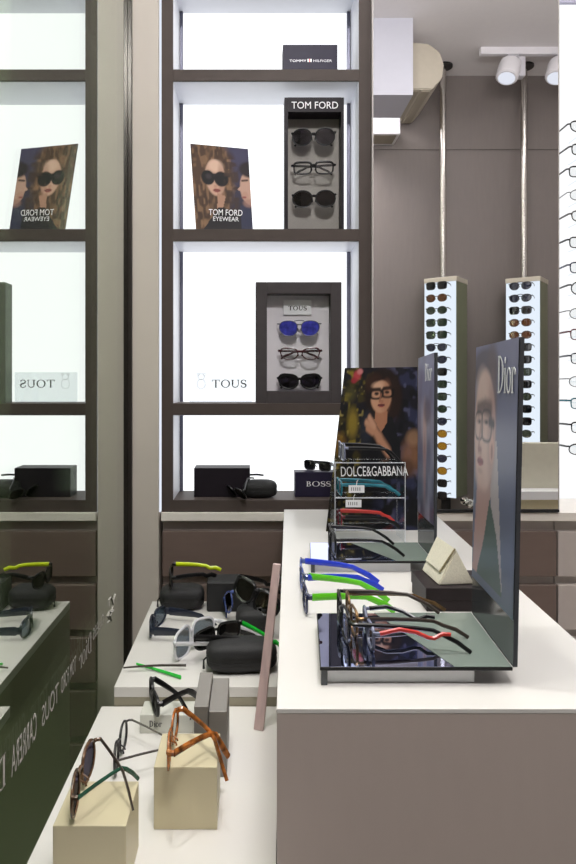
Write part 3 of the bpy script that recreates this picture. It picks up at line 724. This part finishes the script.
# ================================================================== COUNTER
ZK = EYE-.39
t = thing('display_counter', 'long counter with white top and taupe front at the right', 'counter', (.3, 1.4, 0))
fp = [(.0292, .7875), (.479, .7875), (.544, 2.02), (.098, 2.02)]
bm = B(); prism(bm, fp, ZK-.006, ZK, .0008); obj('top', bm, WHITE, t)
bm = B(); prism(bm, [(.0297, .788), (.4785, .788), (.5435, 2.0195), (.0985, 2.0195)], 0, ZK-.0062); obj('body', bm, TAUPE, t)

# L-shaped acrylic displays
def stand(label, FL, FR, BR, BL, top, ptop_f, ptop_b, ink, plain_h, texts):
    zt = top
    t = thing('poster_display', label, 'display stand', ((FL[0]+FR[0])/2, (FL[1]+BR[1])/2, ZK))
    bm = B(); prism(bm, [FL, FR, BR, BL], zt-.005, zt-.0004, .001); bp_ = obj('base_plate', bm, BLACK, t)
    bm = B(); prism(bm, [(a[0]+dx_, a[1]+dy_) for a, dx_, dy_ in ((FL, .0015, .0015), (FR, -.0015, .0015), (BR, -.0015, -.0015), (BL, .0015, -.0015))], zt-.0004, zt); obj('mirror_sheet', bm, PLATE, bp_)
    la = lambda a, b, q_: (a[0]+(b[0]-a[0])*q_, a[1]+(b[1]-a[1])*q_)
    bm = B(); prism(bm, [la(FL, FR, .70), la(FL, FR, .995), la(BL, BR, .995), la(BL, BR, .37)], zt+.0001, zt+.0005); obj('grey_inlay', bm, INLAY, bp_)
    bm = B()
    prism(bm, [(FL[0]+.002, FL[1]+.004), (FL[0]+.010, FL[1]+.004), (BL[0]+.010, BL[1]-.004), (BL[0]+.002, BL[1]-.004)], ZK, zt-.0052); obj('foot', bm, PANELB, t)
    bm = B(); prism(bm, [(FL[0]+.0105, FL[1]+.012), (FR[0]-.045, FL[1]+.012), (BR[0]-.045, BL[1]-.006), (BL[0]+.0105, BL[1]-.006)], ZK, zt-.0054, .001); obj('riser_block', bm, ACRW, t)
    pf = Vector((FR[0], FR[1], zt)); pb = Vector((BR[0], BR[1], zt)); th = Vector((.006, 0, 0))
    bm = B(); hexa(bm, [pf, pf+th, pb+th, pb], [Vector(ptop_f), Vector(ptop_f)+th, Vector(ptop_b)+th, Vector(ptop_b)]); obj('upright_panel', bm, PANELB, t)
    f0 = pf.lerp(Vector(ptop_f), plain_h); b0 = pb.lerp(Vector(ptop_b), plain_h); dx = Vector((-.0012, 0, 0))
    cc = [b0+dx, f0+dx, Vector(ptop_f)+dx, Vector(ptop_b)+dx]
    po = picture('poster', ink, cc, PRINT, t, .001)
    for tx in texts: quad_text(po, cc, *tx[:6], serif=True, **tx[6])
    return t
def ink_portrait():
    k = Ink(64, 150, 5)
    k.fill((112, 112, 146), (84, 98, 124))
    z = lambda x, y: ((x-47)/122., 1-(y-48)/800.)
    def E(x, y, rx, ry, c, **kw): u, v = z(x, y); k.ell(u, v, rx/122., ry/800., c, **kw)
    E(78, 120, 42, 62, (72, 62, 78), soft=.4); E(100, 190, 16, 160, (84, 66, 72), soft=.6, al=.8)
    k.poly([z(96, 340), z(118, 360), z(128, 560), z(140, 820), z(112, 820), z(104, 560)], (196, 184, 186), .85)
    k.poly([z(60, 500), z(104, 470), z(100, 600), z(78, 820), z(48, 820)], (182, 146, 140))
    k.poly([z(100, 545), z(84, 690), z(62, 820), z(140, 820), z(122, 650)], (58, 84, 78))
    E(80, 330, 33, 200, (208, 176, 168), soft=.12)
    E(70, 200, 18, 70, (224, 196, 188), soft=.8, al=.8); E(102, 330, 12, 150, (160, 122, 122), soft=.8, al=.6)
    E(66, 470, 14, 60, (206, 172, 162), soft=.5, al=.8)
    E(103, 385, 7, 46, (206, 164, 154), soft=.3); E(104, 395, 3, 26, (156, 112, 108), soft=.5)
    k.line([z(58, 262), z(74, 252)], .03, (76, 58, 62), .8); k.line([z(80, 252), z(98, 262)], .035, (76, 58, 62), .8)
    u, v = z(62, 318); k.ring(u, v, .10, .058, .13, (56, 48, 60), .85, p=3); u, v = z(86, 314); k.ring(u, v, .125, .064, .12, (56, 48, 60), .85, p=3)
    E(63, 304, 7, 9, (120, 96, 98), soft=.8, al=.8); E(86, 302, 9, 9, (110, 88, 92), soft=.8, al=.8); E(64, 305, 3, 5, (52, 44, 54), soft=.6); E(86, 303, 4, 5, (52, 44, 54), soft=.6)
    k.line([z(95, 300), z(108, 306)], .02, (56, 48, 60))
    k.line([z(68, 320), z(62, 396), z(70, 402)], .02, (168, 126, 120), .8); E(66, 398, 6, 8, (150, 106, 104), soft=.6, al=.7)
    E(68, 438, 9, 15, (164, 86, 92), soft=.3); k.line([z(60, 438), z(77, 438)], .01, (120, 56, 66))
    E(68, 470, 8, 10, (176, 138, 132), soft=.7, al=.6)
    return k
dior = stand('nearest poster display with blue grey portrait and white serif lettering', (.087, .845), (.334, .845), (.3475, 1.043), (.102, 1.043), ZK+.025,
             (.343, .845, 1.3977), (.3555, 1.043, 1.3945), ink_portrait(), .14, [('Dior', .60, .975, .80, .945, WHITEP, dict(thin=.05, thick=.13))])
def ink_streaks():
    k = Ink(40, 120, 8); k.fill((150, 152, 190), (86, 84, 104))
    k.mix(np.clip((k.noise(7, 5, 3)-.4)*2, 0, 1)*.6, (196, 196, 220)); k.mix(np.clip((k.noise(5, 8, 5)-.5)*2, 0, 1)*.6, (104, 96, 130))
    k.ell(.45, .52, .12, .2, (206, 176, 176), soft=.6, al=.8); k.ell(.45, .3, .08, .2, (160, 120, 124), soft=.6, al=.8); k.ell(.6, .66, .2, .08, (84, 72, 96), soft=.6, al=.7)
    return k
stand('farther poster display with mauve portrait beside the clear acrylic stand', (.1185, 1.346), (.371, 1.346), (.377, 1.50), (.131, 1.50), ZK+.025,
      (.373, 1.346, 1.400), (.379, 1.50, 1.394), ink_streaks(), .17, [('Dior', .5, .92, .84, .95, WHITEP, dict(thin=.05, thick=.13))])

# glasses on the counter
bk = dict(kind='rect', lw=.05, lh=.036, N=22)
eyewear('black eyeglasses with a red inner arm, nearest pair on the mirror plate', (.131, .968, ZK+.0255), (0, 0, R(-90)),
        dict(kind='rect', lw=.052, lh=.042, W=.146, fold=(2, -4), N=24, rim=.0022, th=.0034, tw=.0022, tL=.10, tip=.05), BLACK, LCLEAR, (BROWNP, BLACK), name='eyeglasses', cat='eyeglasses')
eyewear('brown gold metal eyeglasses nested behind the black pair on the mirror plate', (.1465, .985, ZK+.0255), (0, 0, R(-90)),
        dict(kind='rect', lw=.044, lh=.037, W=.112, fold=(-3, 3), N=24, rim=.0016, th=.0032, tw=.0014, tL=.10, tip=.05, wavy=False), GOLD, LCLEAR, (GOLD, BROWNP), name='eyeglasses', cat='eyeglasses')
eyewear('red armed eyeglasses in front of the black pair on the mirror plate', (.163, .935, ZK+.0255), (0, 0, R(-92)),
        dict(kind='rect', lw=.040, lh=.032, W=.100, fold=(20, 2), N=24, rim=.0018, th=.0034, tw=.0016, tL=.065, tip=.03, wavy=True, straight=True), GREYP, LCLEAR, (BLACK, RED), name='eyeglasses', cat='eyeglasses')
eyewear('lime green armed eyeglasses with navy front on the white counter', (.0905, 1.150, ZK), (0, 0, R(-92)),
        dict(kind='rect', lw=.047, lh=.040, W=.118, fold=(14, 12), N=24, rim=.0030, th=.0062, tw=.0022, tL=.094, tip=.05), DARKBLUE, LCLEAR, LIME, name='eyeglasses', cat='eyeglasses', tlabel=('lime green temple',)*2)
eyewear('royal blue armed eyeglasses behind the lime green pair on the counter', (.0935, 1.262, ZK), (0, 0, R(-92)),
        dict(kind='rect', lw=.047, lh=.038, W=.112, fold=(14, 12), N=24, rim=.0030, th=.0062, tw=.0022, tL=.094, tip=.05), BLUEIN, LCLEAR, BLUE, name='eyeglasses', cat='eyeglasses', tlabel=('royal blue temple',)*2)
eyewear('black glasses on the farther mirror plate in front of the acrylic stand', (.170, 1.425, ZK+.0255), (0, 0, R(-90)),
        dict(kind='rect', lw=.05, lh=.046, W=.13, fold=(6, 6), N=24, rim=.0024, th=.0036, tw=.002, tL=.088, tip=.048), BLACK, LGREY, name='eyeglasses', cat='eyeglasses')

# dark box with triangular folding case
t = plain_box('gift_box', 'dark brown box on the counter under the cream triangular case', .295, .44, 1.119, 1.225, ZK, ZK+.041, CARD_D, .001, lid=.022)
zb = ZK+.0412
t = thing('folding_case', 'cream triangular folding glasses case on the dark brown box', 'glasses case', (.35, 1.18, zb))
f = [Vector((.3200, 1.132, zb)), Vector((.3840, 1.140, zb)), Vector((.3510, 1.136, zb+.061))]
dv = Vector((-.006, .091, 0)); fb = [p+dv for p in f]
bm = B(); va = [bm.verts.new(p) for p in f]; vb = [bm.verts.new(p) for p in fb]
bm.faces.new(va); bm.faces.new(vb[::-1])
for i in range(3): bm.faces.new((va[i], va[(i+1) % 3], vb[(i+1) % 3], vb[i]))
bmesh.ops.bevel(bm, geom=list(bm.edges), offset=.002, segments=2, affect='EDGES'); obj('body', bm, CREAML, t)
n = (f[2]-f[0]).cross(dv).normalized()
if n.x > 0: n = -n
bm = B(); A0, A1 = f[2]+n*.0005, f[0].lerp(f[2], .30)+n*.0005; sh_ = Vector((0, -.002, 0))
q0 = [A0+sh_, A0+dv*.97, A1+dv*.97, A1+dv*.15]
hexa(bm, q0, [p+n*.0022 for p in q0]); obj('flap', bm, CREAML, t)
bm = B(); e = [A1+dv*.15+n*.0023, A0+sh_+n*.0023]; tube(bm, e, .0014, .0022, n=6); obj('flap_edge', bm, TAN, t)

# clear riser stand with glasses
ax0, ax1, ay0, ay1 = .2005, .3720, 1.60, 1.685
zA, zB, zC_, t3 = 1.146, 1.061, .983, .004
t = thing('acrylic_riser', 'clear acrylic three tier riser holding glasses in front of the dark poster', 'display stand', ((ax0+ax1)/2, (ay0+ay1)/2, ZK))
for z in (zA, zB, zC_): bm = B(); box(bm, ax0, ax1, ay0, ay1, z-t3, z, .0006); obj('shelf', bm, CLEAR, t)
for x in (ax0, ax1-t3): bm = B(); box(bm, x, x+t3, ay0, ay1, ZK, zA-t3, .0006); obj('side_wall', bm, CLEAR, t)
RIM_ = mat('bright_acrylic_edge', (214, 218, 226), .15, var=.02)
bm = B()
for z in (zA, zB, zC_): box(bm, ax0, ax1, ay0-.0008, ay0, z-t3*.7, z-t3*.2)
for x in (ax0, ax1-.0015): box(bm, x, x+.0015, ay0-.0008, ay0, ZK, zA)
obj('polished_edge', bm, RIM_, t)
eyewear('clear grey glasses with dark arms on top of the acrylic riser', (.222, 1.645, zA+.0005), (0, 0, R(-90)), dict(kind='rect', lw=.042, lh=.04, W=.104, N=22, rim=.0026, th=.0042, tw=.002, tL=.095, tip=.04, fold=(4, 4), zend=-.01), GREYP, LGREY, BLACK, name='eyeglasses', cat='eyeglasses')
eyewear('teal glasses on the middle tier of the acrylic riser', (.216, 1.643, zB+.0005), (0, 0, R(-90)), dict(kind='rect', lw=.034, lh=.034, W=.082, N=20, rim=.0024, th=.0048, tw=.002, tL=.10, tip=.035, fold=(3, 3)), TEAL, LGREY, name='eyeglasses', cat='eyeglasses')
eyewear('wine red and black glasses on the lowest tier of the acrylic riser', (.216, 1.643, zC_+.0005), (0, 0, R(-90)), dict(kind='rect', lw=.034, lh=.033, W=.082, N=20, rim=.0024, th=.0052, tw=.002, tL=.10, tip=.035, fold=(3, 3)), DRED, LGREY, (RED, BLACK), name='eyeglasses', cat='eyeglasses')
for lab, px, py in (('white price tag hanging beside the teal glasses on the riser', 356.5, 489), ('white price tag above the wine red glasses on the riser', 353.5, 503.5)):
    c = P(px, py, 1.597); tt = thing('price_tag', lab, 'price tag', c); bm = B(); box(bm, c.x-.019, c.x+.019, 1.5962, 1.597, c.z-.009, c.z+.009); obj('card', bm, WHITEP, tt)
    bm = B(); tube(bm, [(c.x, 1.5966, c.z+.009), (c.x+.001, 1.597, c.z+.018), (c.x+.004, 1.5975, c.z+.022)], .0006, n=5); obj('string', bm, WHITEP, tt)
    bm = B()
    for k in range(5): box(bm, c.x-.013+.005*k, c.x-.011+.005*k, 1.5960, 1.5962, c.z-.004, c.z+.004)
    obj('bar_print', bm, mat('grey_print', (120, 118, 118), .6), tt)

# dark garden poster
def ink_garden():
    k = Ink(110, 150, 11); k.fill((30, 28, 38), (22, 20, 20)); al = np.ones_like(k.U)
    for i, (fx, fy, c, lo, a) in enumerate(((9, 13, (54, 58, 88), .55, .8), (14, 18, (16, 15, 18), .5, .8), (18, 26, (92, 92, 122), .72, .8))): k.speckle(np.clip((k.U-.45)*5, 0, 1), fx, fy, c, 40+i, lo, a)
    L = np.clip((.5-k.U)*4, 0, 1)
    for i, (fx, fy, c, lo, a) in enumerate(((12, 20, (72, 64, 28), .55, .9), (18, 30, (150, 132, 44), .74, .9), (16, 24, (14, 16, 14), .5, .8), (24, 40, (190, 170, 96), .82, .8))): k.speckle(L, fx, fy, c, 60+i, lo, a)
    X = lambda x: (x-(345-(y_[0]-368)*.125))/(418-(345-(y_[0]-368)*.125)); y_ = [0]
    def z(x, y): y_[0] = y; return (X(x), (530-y)/162.)
    def E(x, y, rx, ry, c, **kw): u, v = z(x, y); k.ell(u, v, rx/78., ry/162., c, **kw)
    E(357, 376, 4, 5, (196, 70, 76), soft=.6); E(360, 372, 3, 3, (226, 140, 140), soft=.6); E(354, 381, 3, 3, (170, 48, 60), soft=.6)
    E(352, 425, 5, 14, (164, 140, 52), rot=.3, soft=.8, al=.8); E(338, 445, 6, 10, (140, 104, 44), soft=.8, al=.8); E(350, 395, 6, 8, (90, 84, 40), soft=.8, al=.7)
    E(411, 458, 9, 16, (150, 106, 76), soft=.9, al=.8); E(406, 470, 8, 9, (92, 62, 44), soft=.6, al=.8); E(414, 440, 7, 8, (176, 136, 104), soft=.7, al=.7)
    E(383, 394, 19, 26, (34, 22, 20), soft=.2); E(392, 402, 10, 22, (44, 28, 22), soft=.4); E(374, 384, 9, 10, (62, 38, 28), soft=.6, al=.8)
    k.poly([z(358, 480), z(362, 440), z(370, 420), z(392, 418), z(400, 445), z(402, 480)], (22, 22, 26)); E(366, 430, 6, 16, (44, 48, 62), soft=.6, al=.8)
    k.poly([z(376, 408), z(387, 408), z(387, 424), z(381, 434), z(374, 422)], (190, 132, 100))
    E(381, 398, 10.5, 16.5, (218, 166, 132), soft=.12); E(386, 398, 5, 15, (176, 118, 88), soft=.8, al=.6); E(378, 387, 6, 4, (236, 192, 160), soft=.8, al=.8)
    u, v = z(376, 395.5); k.ring(u, v, 5.6/78, 4.6/162, .28, (20, 16, 18), p=3); u, v = z(387.5, 394); k.ring(u, v, 5.6/78, 4.6/162, .28, (20, 16, 18), p=3); k.line([z(381, 395), z(383, 394.6)], .012, (20, 16, 18))
    E(376.5, 395, 2.4, 1.6, (50, 34, 30), soft=.5); E(387, 393.6, 2.4, 1.6, (50, 34, 30), soft=.5)
    k.line([z(370, 391), z(380, 390.5)], .012, (46, 28, 22)); k.line([z(383.5, 389.8), z(392, 388.6)], .012, (46, 28, 22))
    k.line([z(381, 396), z(379.5, 402.5), z(382.5, 403)], .01, (170, 112, 86), .8)
    E(381, 406.8, 3.6, 1.8, (166, 72, 70), soft=.3); k.line([z(378, 406.8), z(384, 406.6)], .006, (100, 40, 42))
    k.line([z(371, 426), z(379, 440), z(388, 454)], .032, (206, 150, 118)); k.line([z(371, 430), z(366, 424)], .022, (216, 162, 130)); k.line([z(372, 434), z(367, 430)], .02, (206, 150, 118)); k.line([z(374, 428), z(369, 419)], .02, (222, 168, 136))
    k.a *= .62
    return k
pb_l, pb_r = Vector((.193, 1.72, ZK+.0005)), Vector((.436, 1.735, ZK+.0005)); pt_l, pt_r = P(345, 368, 1.80), P(417.5, 367, 1.815)
t = thing('easel_poster', 'dark garden poster of a woman in black glasses behind the acrylic riser', 'poster', (pb_l+pb_r)/2)
cc = [pb_l, pb_r, pt_r, pt_l]; picture('photo_print', ink_garden(), cc, PRINT, t, .004)
quad_text(t, cc, 'DOLCE&GABBANA', .10, .885, .325, .385, WHITEP)
bm = B(); m0 = (pb_l+pb_r)/2; m1 = (pt_l+pt_r)/2; bk_ = Vector((m0.x, 1.86, ZK+.0005)); tp = m0.lerp(m1, .75)+Vector((0, .006, 0)); w = Vector((.035, .002, 0))
hexa(bm, [bk_-w, bk_+w, bk_+w+Vector((0, .003, 0)), bk_-w+Vector((0, .003, 0))], [tp-w, tp+w, tp+w+Vector((0, .003, 0)), tp-w+Vector((0, .003, 0))]); obj('easel_leg', bm, TAN, t)

# ================================================================== OPPOSITE SIDE OF THE ROOM (seen in the mirror)
tk = thing('track_light', 'white ceiling track lamp reflected at the top of the mirror', 'ceiling light', (1.45, 2*YM-4.07, CEIL))
y0 = 2*YM-4.07; xa = (480-CX)/F*4.07; zt0 = CEIL-.045
bm = B(); box(bm, xa, 2.4, y0-.018, y0+.018, zt0, CEIL-.0005, .002); obj('track', bm, LAMPW, tk)
for px in (507, 556):
    hx = (px-CX)/F*4.07
    bm = B(); box(bm, hx+.0, hx+.07, y0-.014, y0+.014, zt0-.016, zt0-.0003, .003); box(bm, hx+.06, hx+.105, y0-.03, y0+.03, zt0-.14, zt0-.017, .008, 2); obj('arm', bm, mat('light_grey_lamp_paint', (206, 204, 210), .4), tk)
    bm = B(); ax = Vector((-.30, .25, -.9)); lathe(bm, (hx+.022, y0+.002, zt0-.045), ((.045, 0), (.062, .008), (.066, .03), (.066, .115), (.058, .122)), ax, 20); hd = obj('lamp_head', bm, LAMPW, tk, smooth=True)
    bm = B(); lathe(bm, Vector((hx+.022, y0+.002, zt0-.045))+ax.normalized()*.1225, ((.050, 0), (.050, .002)), ax, 20); obj('lamp_glass', bm, LSTRIP, hd)

# soffit and air conditioner
a = MP(300, 18, 3.735); b = MP(413, 95, 3.735)
bm = B(); box(bm, .40, b.x, 2*YM-4.06, 2*YM-3.735, b.z, CEIL); struct('trim_2', bm, mat('white_soffit_paint', (196, 197, 208), .6, var=.01))
t = thing('air_conditioner', 'cream air conditioner beside the white soffit, reflected in the mirror', 'air conditioner', (1.03, -.1, 3.1))
ya, yb = 2*YM-3.90, 2*YM-4.42; zl, zh = 3.07, 3.345; xl = .935
prof = [(0, 0), (.13, 0), (.19, .07), (.20, .15), (.175, .22), (.11, .27), (.03, .275), (0, .275)]
bm = B(); A = [bm.verts.new((xl+p[0], ya, zl+p[1])) for p in prof]; Bv = [bm.verts.new((xl+p[0], yb, zl+p[1])) for p in prof]
bm.faces.new(A); bm.faces.new(Bv[::-1])
for i in range(len(prof)): j = (i+1) % len(prof); bm.faces.new((A[i], Bv[i], Bv[j], A[j]))
bmesh.ops.bevel(bm, geom=list(bm.edges), offset=.006, segments=2, affect='EDGES'); obj('housing', bm, CREAM, t, smooth=True)
bm = B(); box(bm, xl+.02, xl+.055, yb+.02, ya-.02, zl-.004, zl+.002); box(bm, xl+.07, xl+.12, yb+.02, ya-.02, zl-.006, zl+.002); obj('air_vent', bm, VENT, t)
t = thing('vent_box', 'small white vent box below the soffit, reflected in the mirror', 'vent', (.83, -.25, 2.86))
c0 = MP(378, 120, 4.3); c1 = MP(398, 138, 4.3)
bm = B(); box(bm, c0.x-.12, c1.x, -.338, -.13, c1.z, c1.z+.11, .004); obj('housing', bm, LAMPW, t)
bm = B(); box(bm, c0.x-.10, c1.x-.02, -.30, -.15, c1.z-.003, c1.z-.0003); obj('grille', bm, VENT, t)

# pole displays
def mini(p, mats):
    f, ls, ts = eyewear_geometry(p); out = bmesh.new()
    for src, mi in ((f, 0), (ls[-1], 1), (ls[1], 1), (ts[-1], 0), (ts[1], 0)):
        me = bpy.data.meshes.new('tmp'); src.to_mesh(me); src.free(); n0 = len(out.faces); out.from_mesh(me); bpy.data.meshes.remove(me)
        out.faces.ensure_lookup_table()
        for fc in out.faces[n0:]: fc.material_index = mi
    return finish(out, 'sunglasses', mats, True)
lensnames = [(LDARK, BLACK, 'dark lensed black'), (LBROWN, BROWNP, 'brown lensed'), (LGREEN, GUN, 'thin green grey'), (LGREEN, NAVY, 'navy green lensed'), (LGREEN, BLACK, 'green lensed black'), (LGREY, GUN, 'grey lensed'), (LYELL, GOLD, 'amber lensed')]
MINI = [mini(dict(kind=('rect', 'oval', 'round', 'rect', 'rect', 'aviator', 'oval')[i], lw=.058, lh=.047, W=.142, N=14, ns=5, rim=.0022, th=.004, fold=(4, 4), tL=.06, tip=.01, zend=.012, brow=.3), [lensnames[i][1], lensnames[i][0]]) for i in range(7)]
seqs = [[0, 1, 2, 3, 4, 5, 5, 0, 3, 3, 2, 5, 6, 6, 5, 6, 0, 0], [5, 5, 0, 1, 1, 0, 0, 3, 0, 2, 0, 0, 2, 3]]
def pole_display(label, px, rows, group, which):
    D = 4.30; x = (px-CX)/F*D; y = 2*YM-D; th = R(36.5); w = .214
    ztop = EYE+(CY-277)/F*(D-.1); zbot = EYE+(CY-497)/F*(D-.1)
    t = thing('pole_display', label, 'display stand', (x, y, 0))
    # box axes: lit face normal in the room
    nrm = Vector((-math.sin(th), math.cos(th), 0)); u = Vector((math.cos(th), math.sin(th), 0))   # u along the lit face
    c = Vector((x, y, 0)); cs = [c+u*(w/2)*a_+nrm*(w/2)*b_ for a_, b_ in ((-1, -1), (1, -1), (1, 1), (-1, 1))]
    ins = [c+u*(w/2-.004)*a_+nrm*(w/2-.004)*b_ for a_, b_ in ((-1, -1), (1, -1), (1, 1), (-1, 1))]
    bm = B(); prism(bm, [(p.x, p.y) for p in ins], zbot, ztop-.0302); obj('tinted_body', bm, OLIVE, t)
    bm = B(); prism(bm, [(p.x, p.y) for p in cs], ztop-.03, ztop, .002); obj('top_cap', bm, CREAM, t)
    f0, f1 = ins[3], ins[2]; out = nrm*.004
    bm = B(); hexa(bm, [f0+Vector((0, 0, zbot)), f1+Vector((0, 0, zbot)), f1+out+Vector((0, 0, zbot)), f0+out+Vector((0, 0, zbot))],
                   [f0+Vector((0, 0, ztop-.031)), f1+Vector((0, 0, ztop-.031)), f1+out+Vector((0, 0, ztop-.031)), f0+out+Vector((0, 0, ztop-.031))]); obj('lit_face', bm, LITP, t)
    bm = B(); tube(bm, [(x-.02, y, ztop+.0003), (x-.02, y, CEIL-.0005)], .021, n=14); obj('pole', bm, STEEL, t, smooth=True)
    bm = B(); lathe(bm, (x-.02, y, CEIL-.012), ((.062, 0), (.062, .0115)), n=18); obj('ceiling_flange', bm, GUN, t)
    bm = B(); tube(bm, [(x, y, 0), (x, y, zbot-.0003)], .03, n=12); lathe(bm, (x, y, 0), ((.14, 0), (.14, .008), (.13, .012)), n=20); obj('foot', bm, BLACKM, t)
    for i in range(rows):
        z = ztop-.060-i*.0775-.028; k = seqs[which][i]
        p = c+nrm*(w/2+.074)+u*.004
        o = bpy.data.objects.new('sunglasses', MINI[k]); COL.objects.link(o)
        o.location = (p.x, p.y, z); o.rotation_euler = (0, 0, math.atan2(nrm.y, nrm.x)+math.pi/2)
        tag(o, '%s sunglasses, %s from top on the %s reflected pole display' % (lensnames[k][2], ORD[i] if i else 'first', ('left', 'right')[which]), 'sunglasses', group)
pole_display('lit pole display of sunglasses, left one of two reflected in the mirror', 446, 18, 'sunglasses on the left pole display', 0)
pole_display('lit pole display of sunglasses, right one of two reflected in the mirror', 527, 14, 'sunglasses on the right pole display', 1)
# cream cabinet reflected at the lower right of the mirror
t = thing('low_cabinet', 'cream cabinet reflected at the lower right corner of the mirror', 'cabinet', (1.9, .05, 0))
yc = 2*YM-3.95; s = F/3.95; zc0 = EYE-(443-CY)/s; zc1 = EYE-(488-CY)/s; x0 = (505-CX)/s
bm = B(); box(bm, x0, 2.4, yc-.06, yc, 0, zc0, .002); obj('back_board', bm, mat('cream_laminate', (206, 202, 184), .45, var=.02), t)
bm = B(); box(bm, x0, 2.4, yc+.0005, yc+.12, zc1-.05, zc1, .002); obj('ledge', bm, ACRW, t)
bm = B(); box(bm, x0, 2.4, yc+.0005, yc+.10, 0, zc1-.0505); obj('body', bm, CUBE, t)

# ================================================================== LIGHT
def area(name, loc, size, power, rgb=(1, 1, 1), target=None, sy=None):
    l = bpy.data.lights.new(name, 'AREA'); l.energy = power; l.size = size; l.color = rgb
    if sy: l.shape = 'RECTANGLE'; l.size_y = sy
    o = bpy.data.objects.new(name, l); COL.objects.link(o); o.location = loc
    if target: o.rotation_euler = (Vector(target)-Vector(loc)).to_track_quat('-Z', 'Y').to_euler()
    return o
def spot(name, loc, target, power, ang=60, blend=.5, r=.04, rgb=(1, .96, .9)):
    l = bpy.data.lights.new(name, 'SPOT'); l.energy = power; l.spot_size = R(ang); l.spot_blend = blend; l.shadow_soft_size = r; l.color = rgb
    o = bpy.data.objects.new(name, l); COL.objects.link(o); o.location = loc
    o.rotation_euler = (Vector(target)-Vector(loc)).to_track_quat('-Z', 'Y').to_euler(); return o
area('ceiling_area_light', (.75, 1.45, CEIL-.02), .9, 7, (1, .985, .97), sy=.7)
area('ceiling_area_light', (-.05, 1.25, CEIL-.02), .5, 5, (1, .985, .97))
area('ceiling_area_light', (1.9, 1.3, CEIL-.02), .6, 12, (1, .985, .97))
area('ceiling_area_light', (.32, -.02, CEIL-.02), .66, 92, (1, .985, .97), target=(.32, .95, 1.75), sy=.4)  # added frontal fill above the camera, brightens the faces turned towards it
area('uplight_fill', (.75, 2.16, 2.82), 1.4, 32, (1, .98, .97), target=(.9, 1.5, 3.4), sy=.12)  # added unseen uplight on top of the shelf, lifts the mirrored ceiling
spot('spot_lamp_light', (-.19, 1.0, CEIL-.1), (.30, 1.1, .95), 66, 32, .7, rgb=(1, .975, .94))
spot('spot_lamp_light', (-.05, .7, CEIL-.1), (-.12, 1.15, .72), 40, 40)
area('outside_fill_light', (-1.0, 2.2, 3.2), .6, 55, (.97, 1, .90), target=(-.9, 2.4, 0))  # added unseen fill, brightens the paving and wall behind the pane
area('plinth_fill_light', (-1.15, 1.35, 1.9), .5, 55, (1, .97, .9), target=(-.27, 1.4, .6))  # added unseen fill through the pane for the window side of the plinths
w = bpy.data.worlds.new('night'); sc.world = w; w.use_nodes = True
w.node_tree.nodes['Background'].inputs['Color'].default_value = (.01, .011, .012, 1); w.node_tree.nodes['Background'].inputs['Strength'].default_value = 1

# ================================================================== CAMERA
cam = bpy.data.cameras.new('camera'); co = bpy.data.objects.new('camera', cam); COL.objects.link(co)
cam.sensor_fit = 'VERTICAL'; cam.sensor_height = 36; cam.sensor_width = 24; cam.lens = F/864*36
cam.shift_x = (288-CX)/864; cam.shift_y = -(432-CY)/864; cam.clip_start = .02
co.location = (0, 0, EYE); co.rotation_euler = (R(90), 0, 0); sc.camera = co
sc.view_settings.view_transform = 'Standard'; sc.view_settings.look = 'None'; sc.view_settings.gamma = 1; sc.view_settings.exposure = 0
sc.view_settings.use_curve_mapping = False
sc.cycles.max_bounces = 10; sc.cycles.transparent_max_bounces = 24; sc.cycles.glossy_bounces = 6; sc.cycles.sample_clamp_indirect = 6
sc.cycles.caustics_reflective = False; sc.cycles.caustics_refractive = False
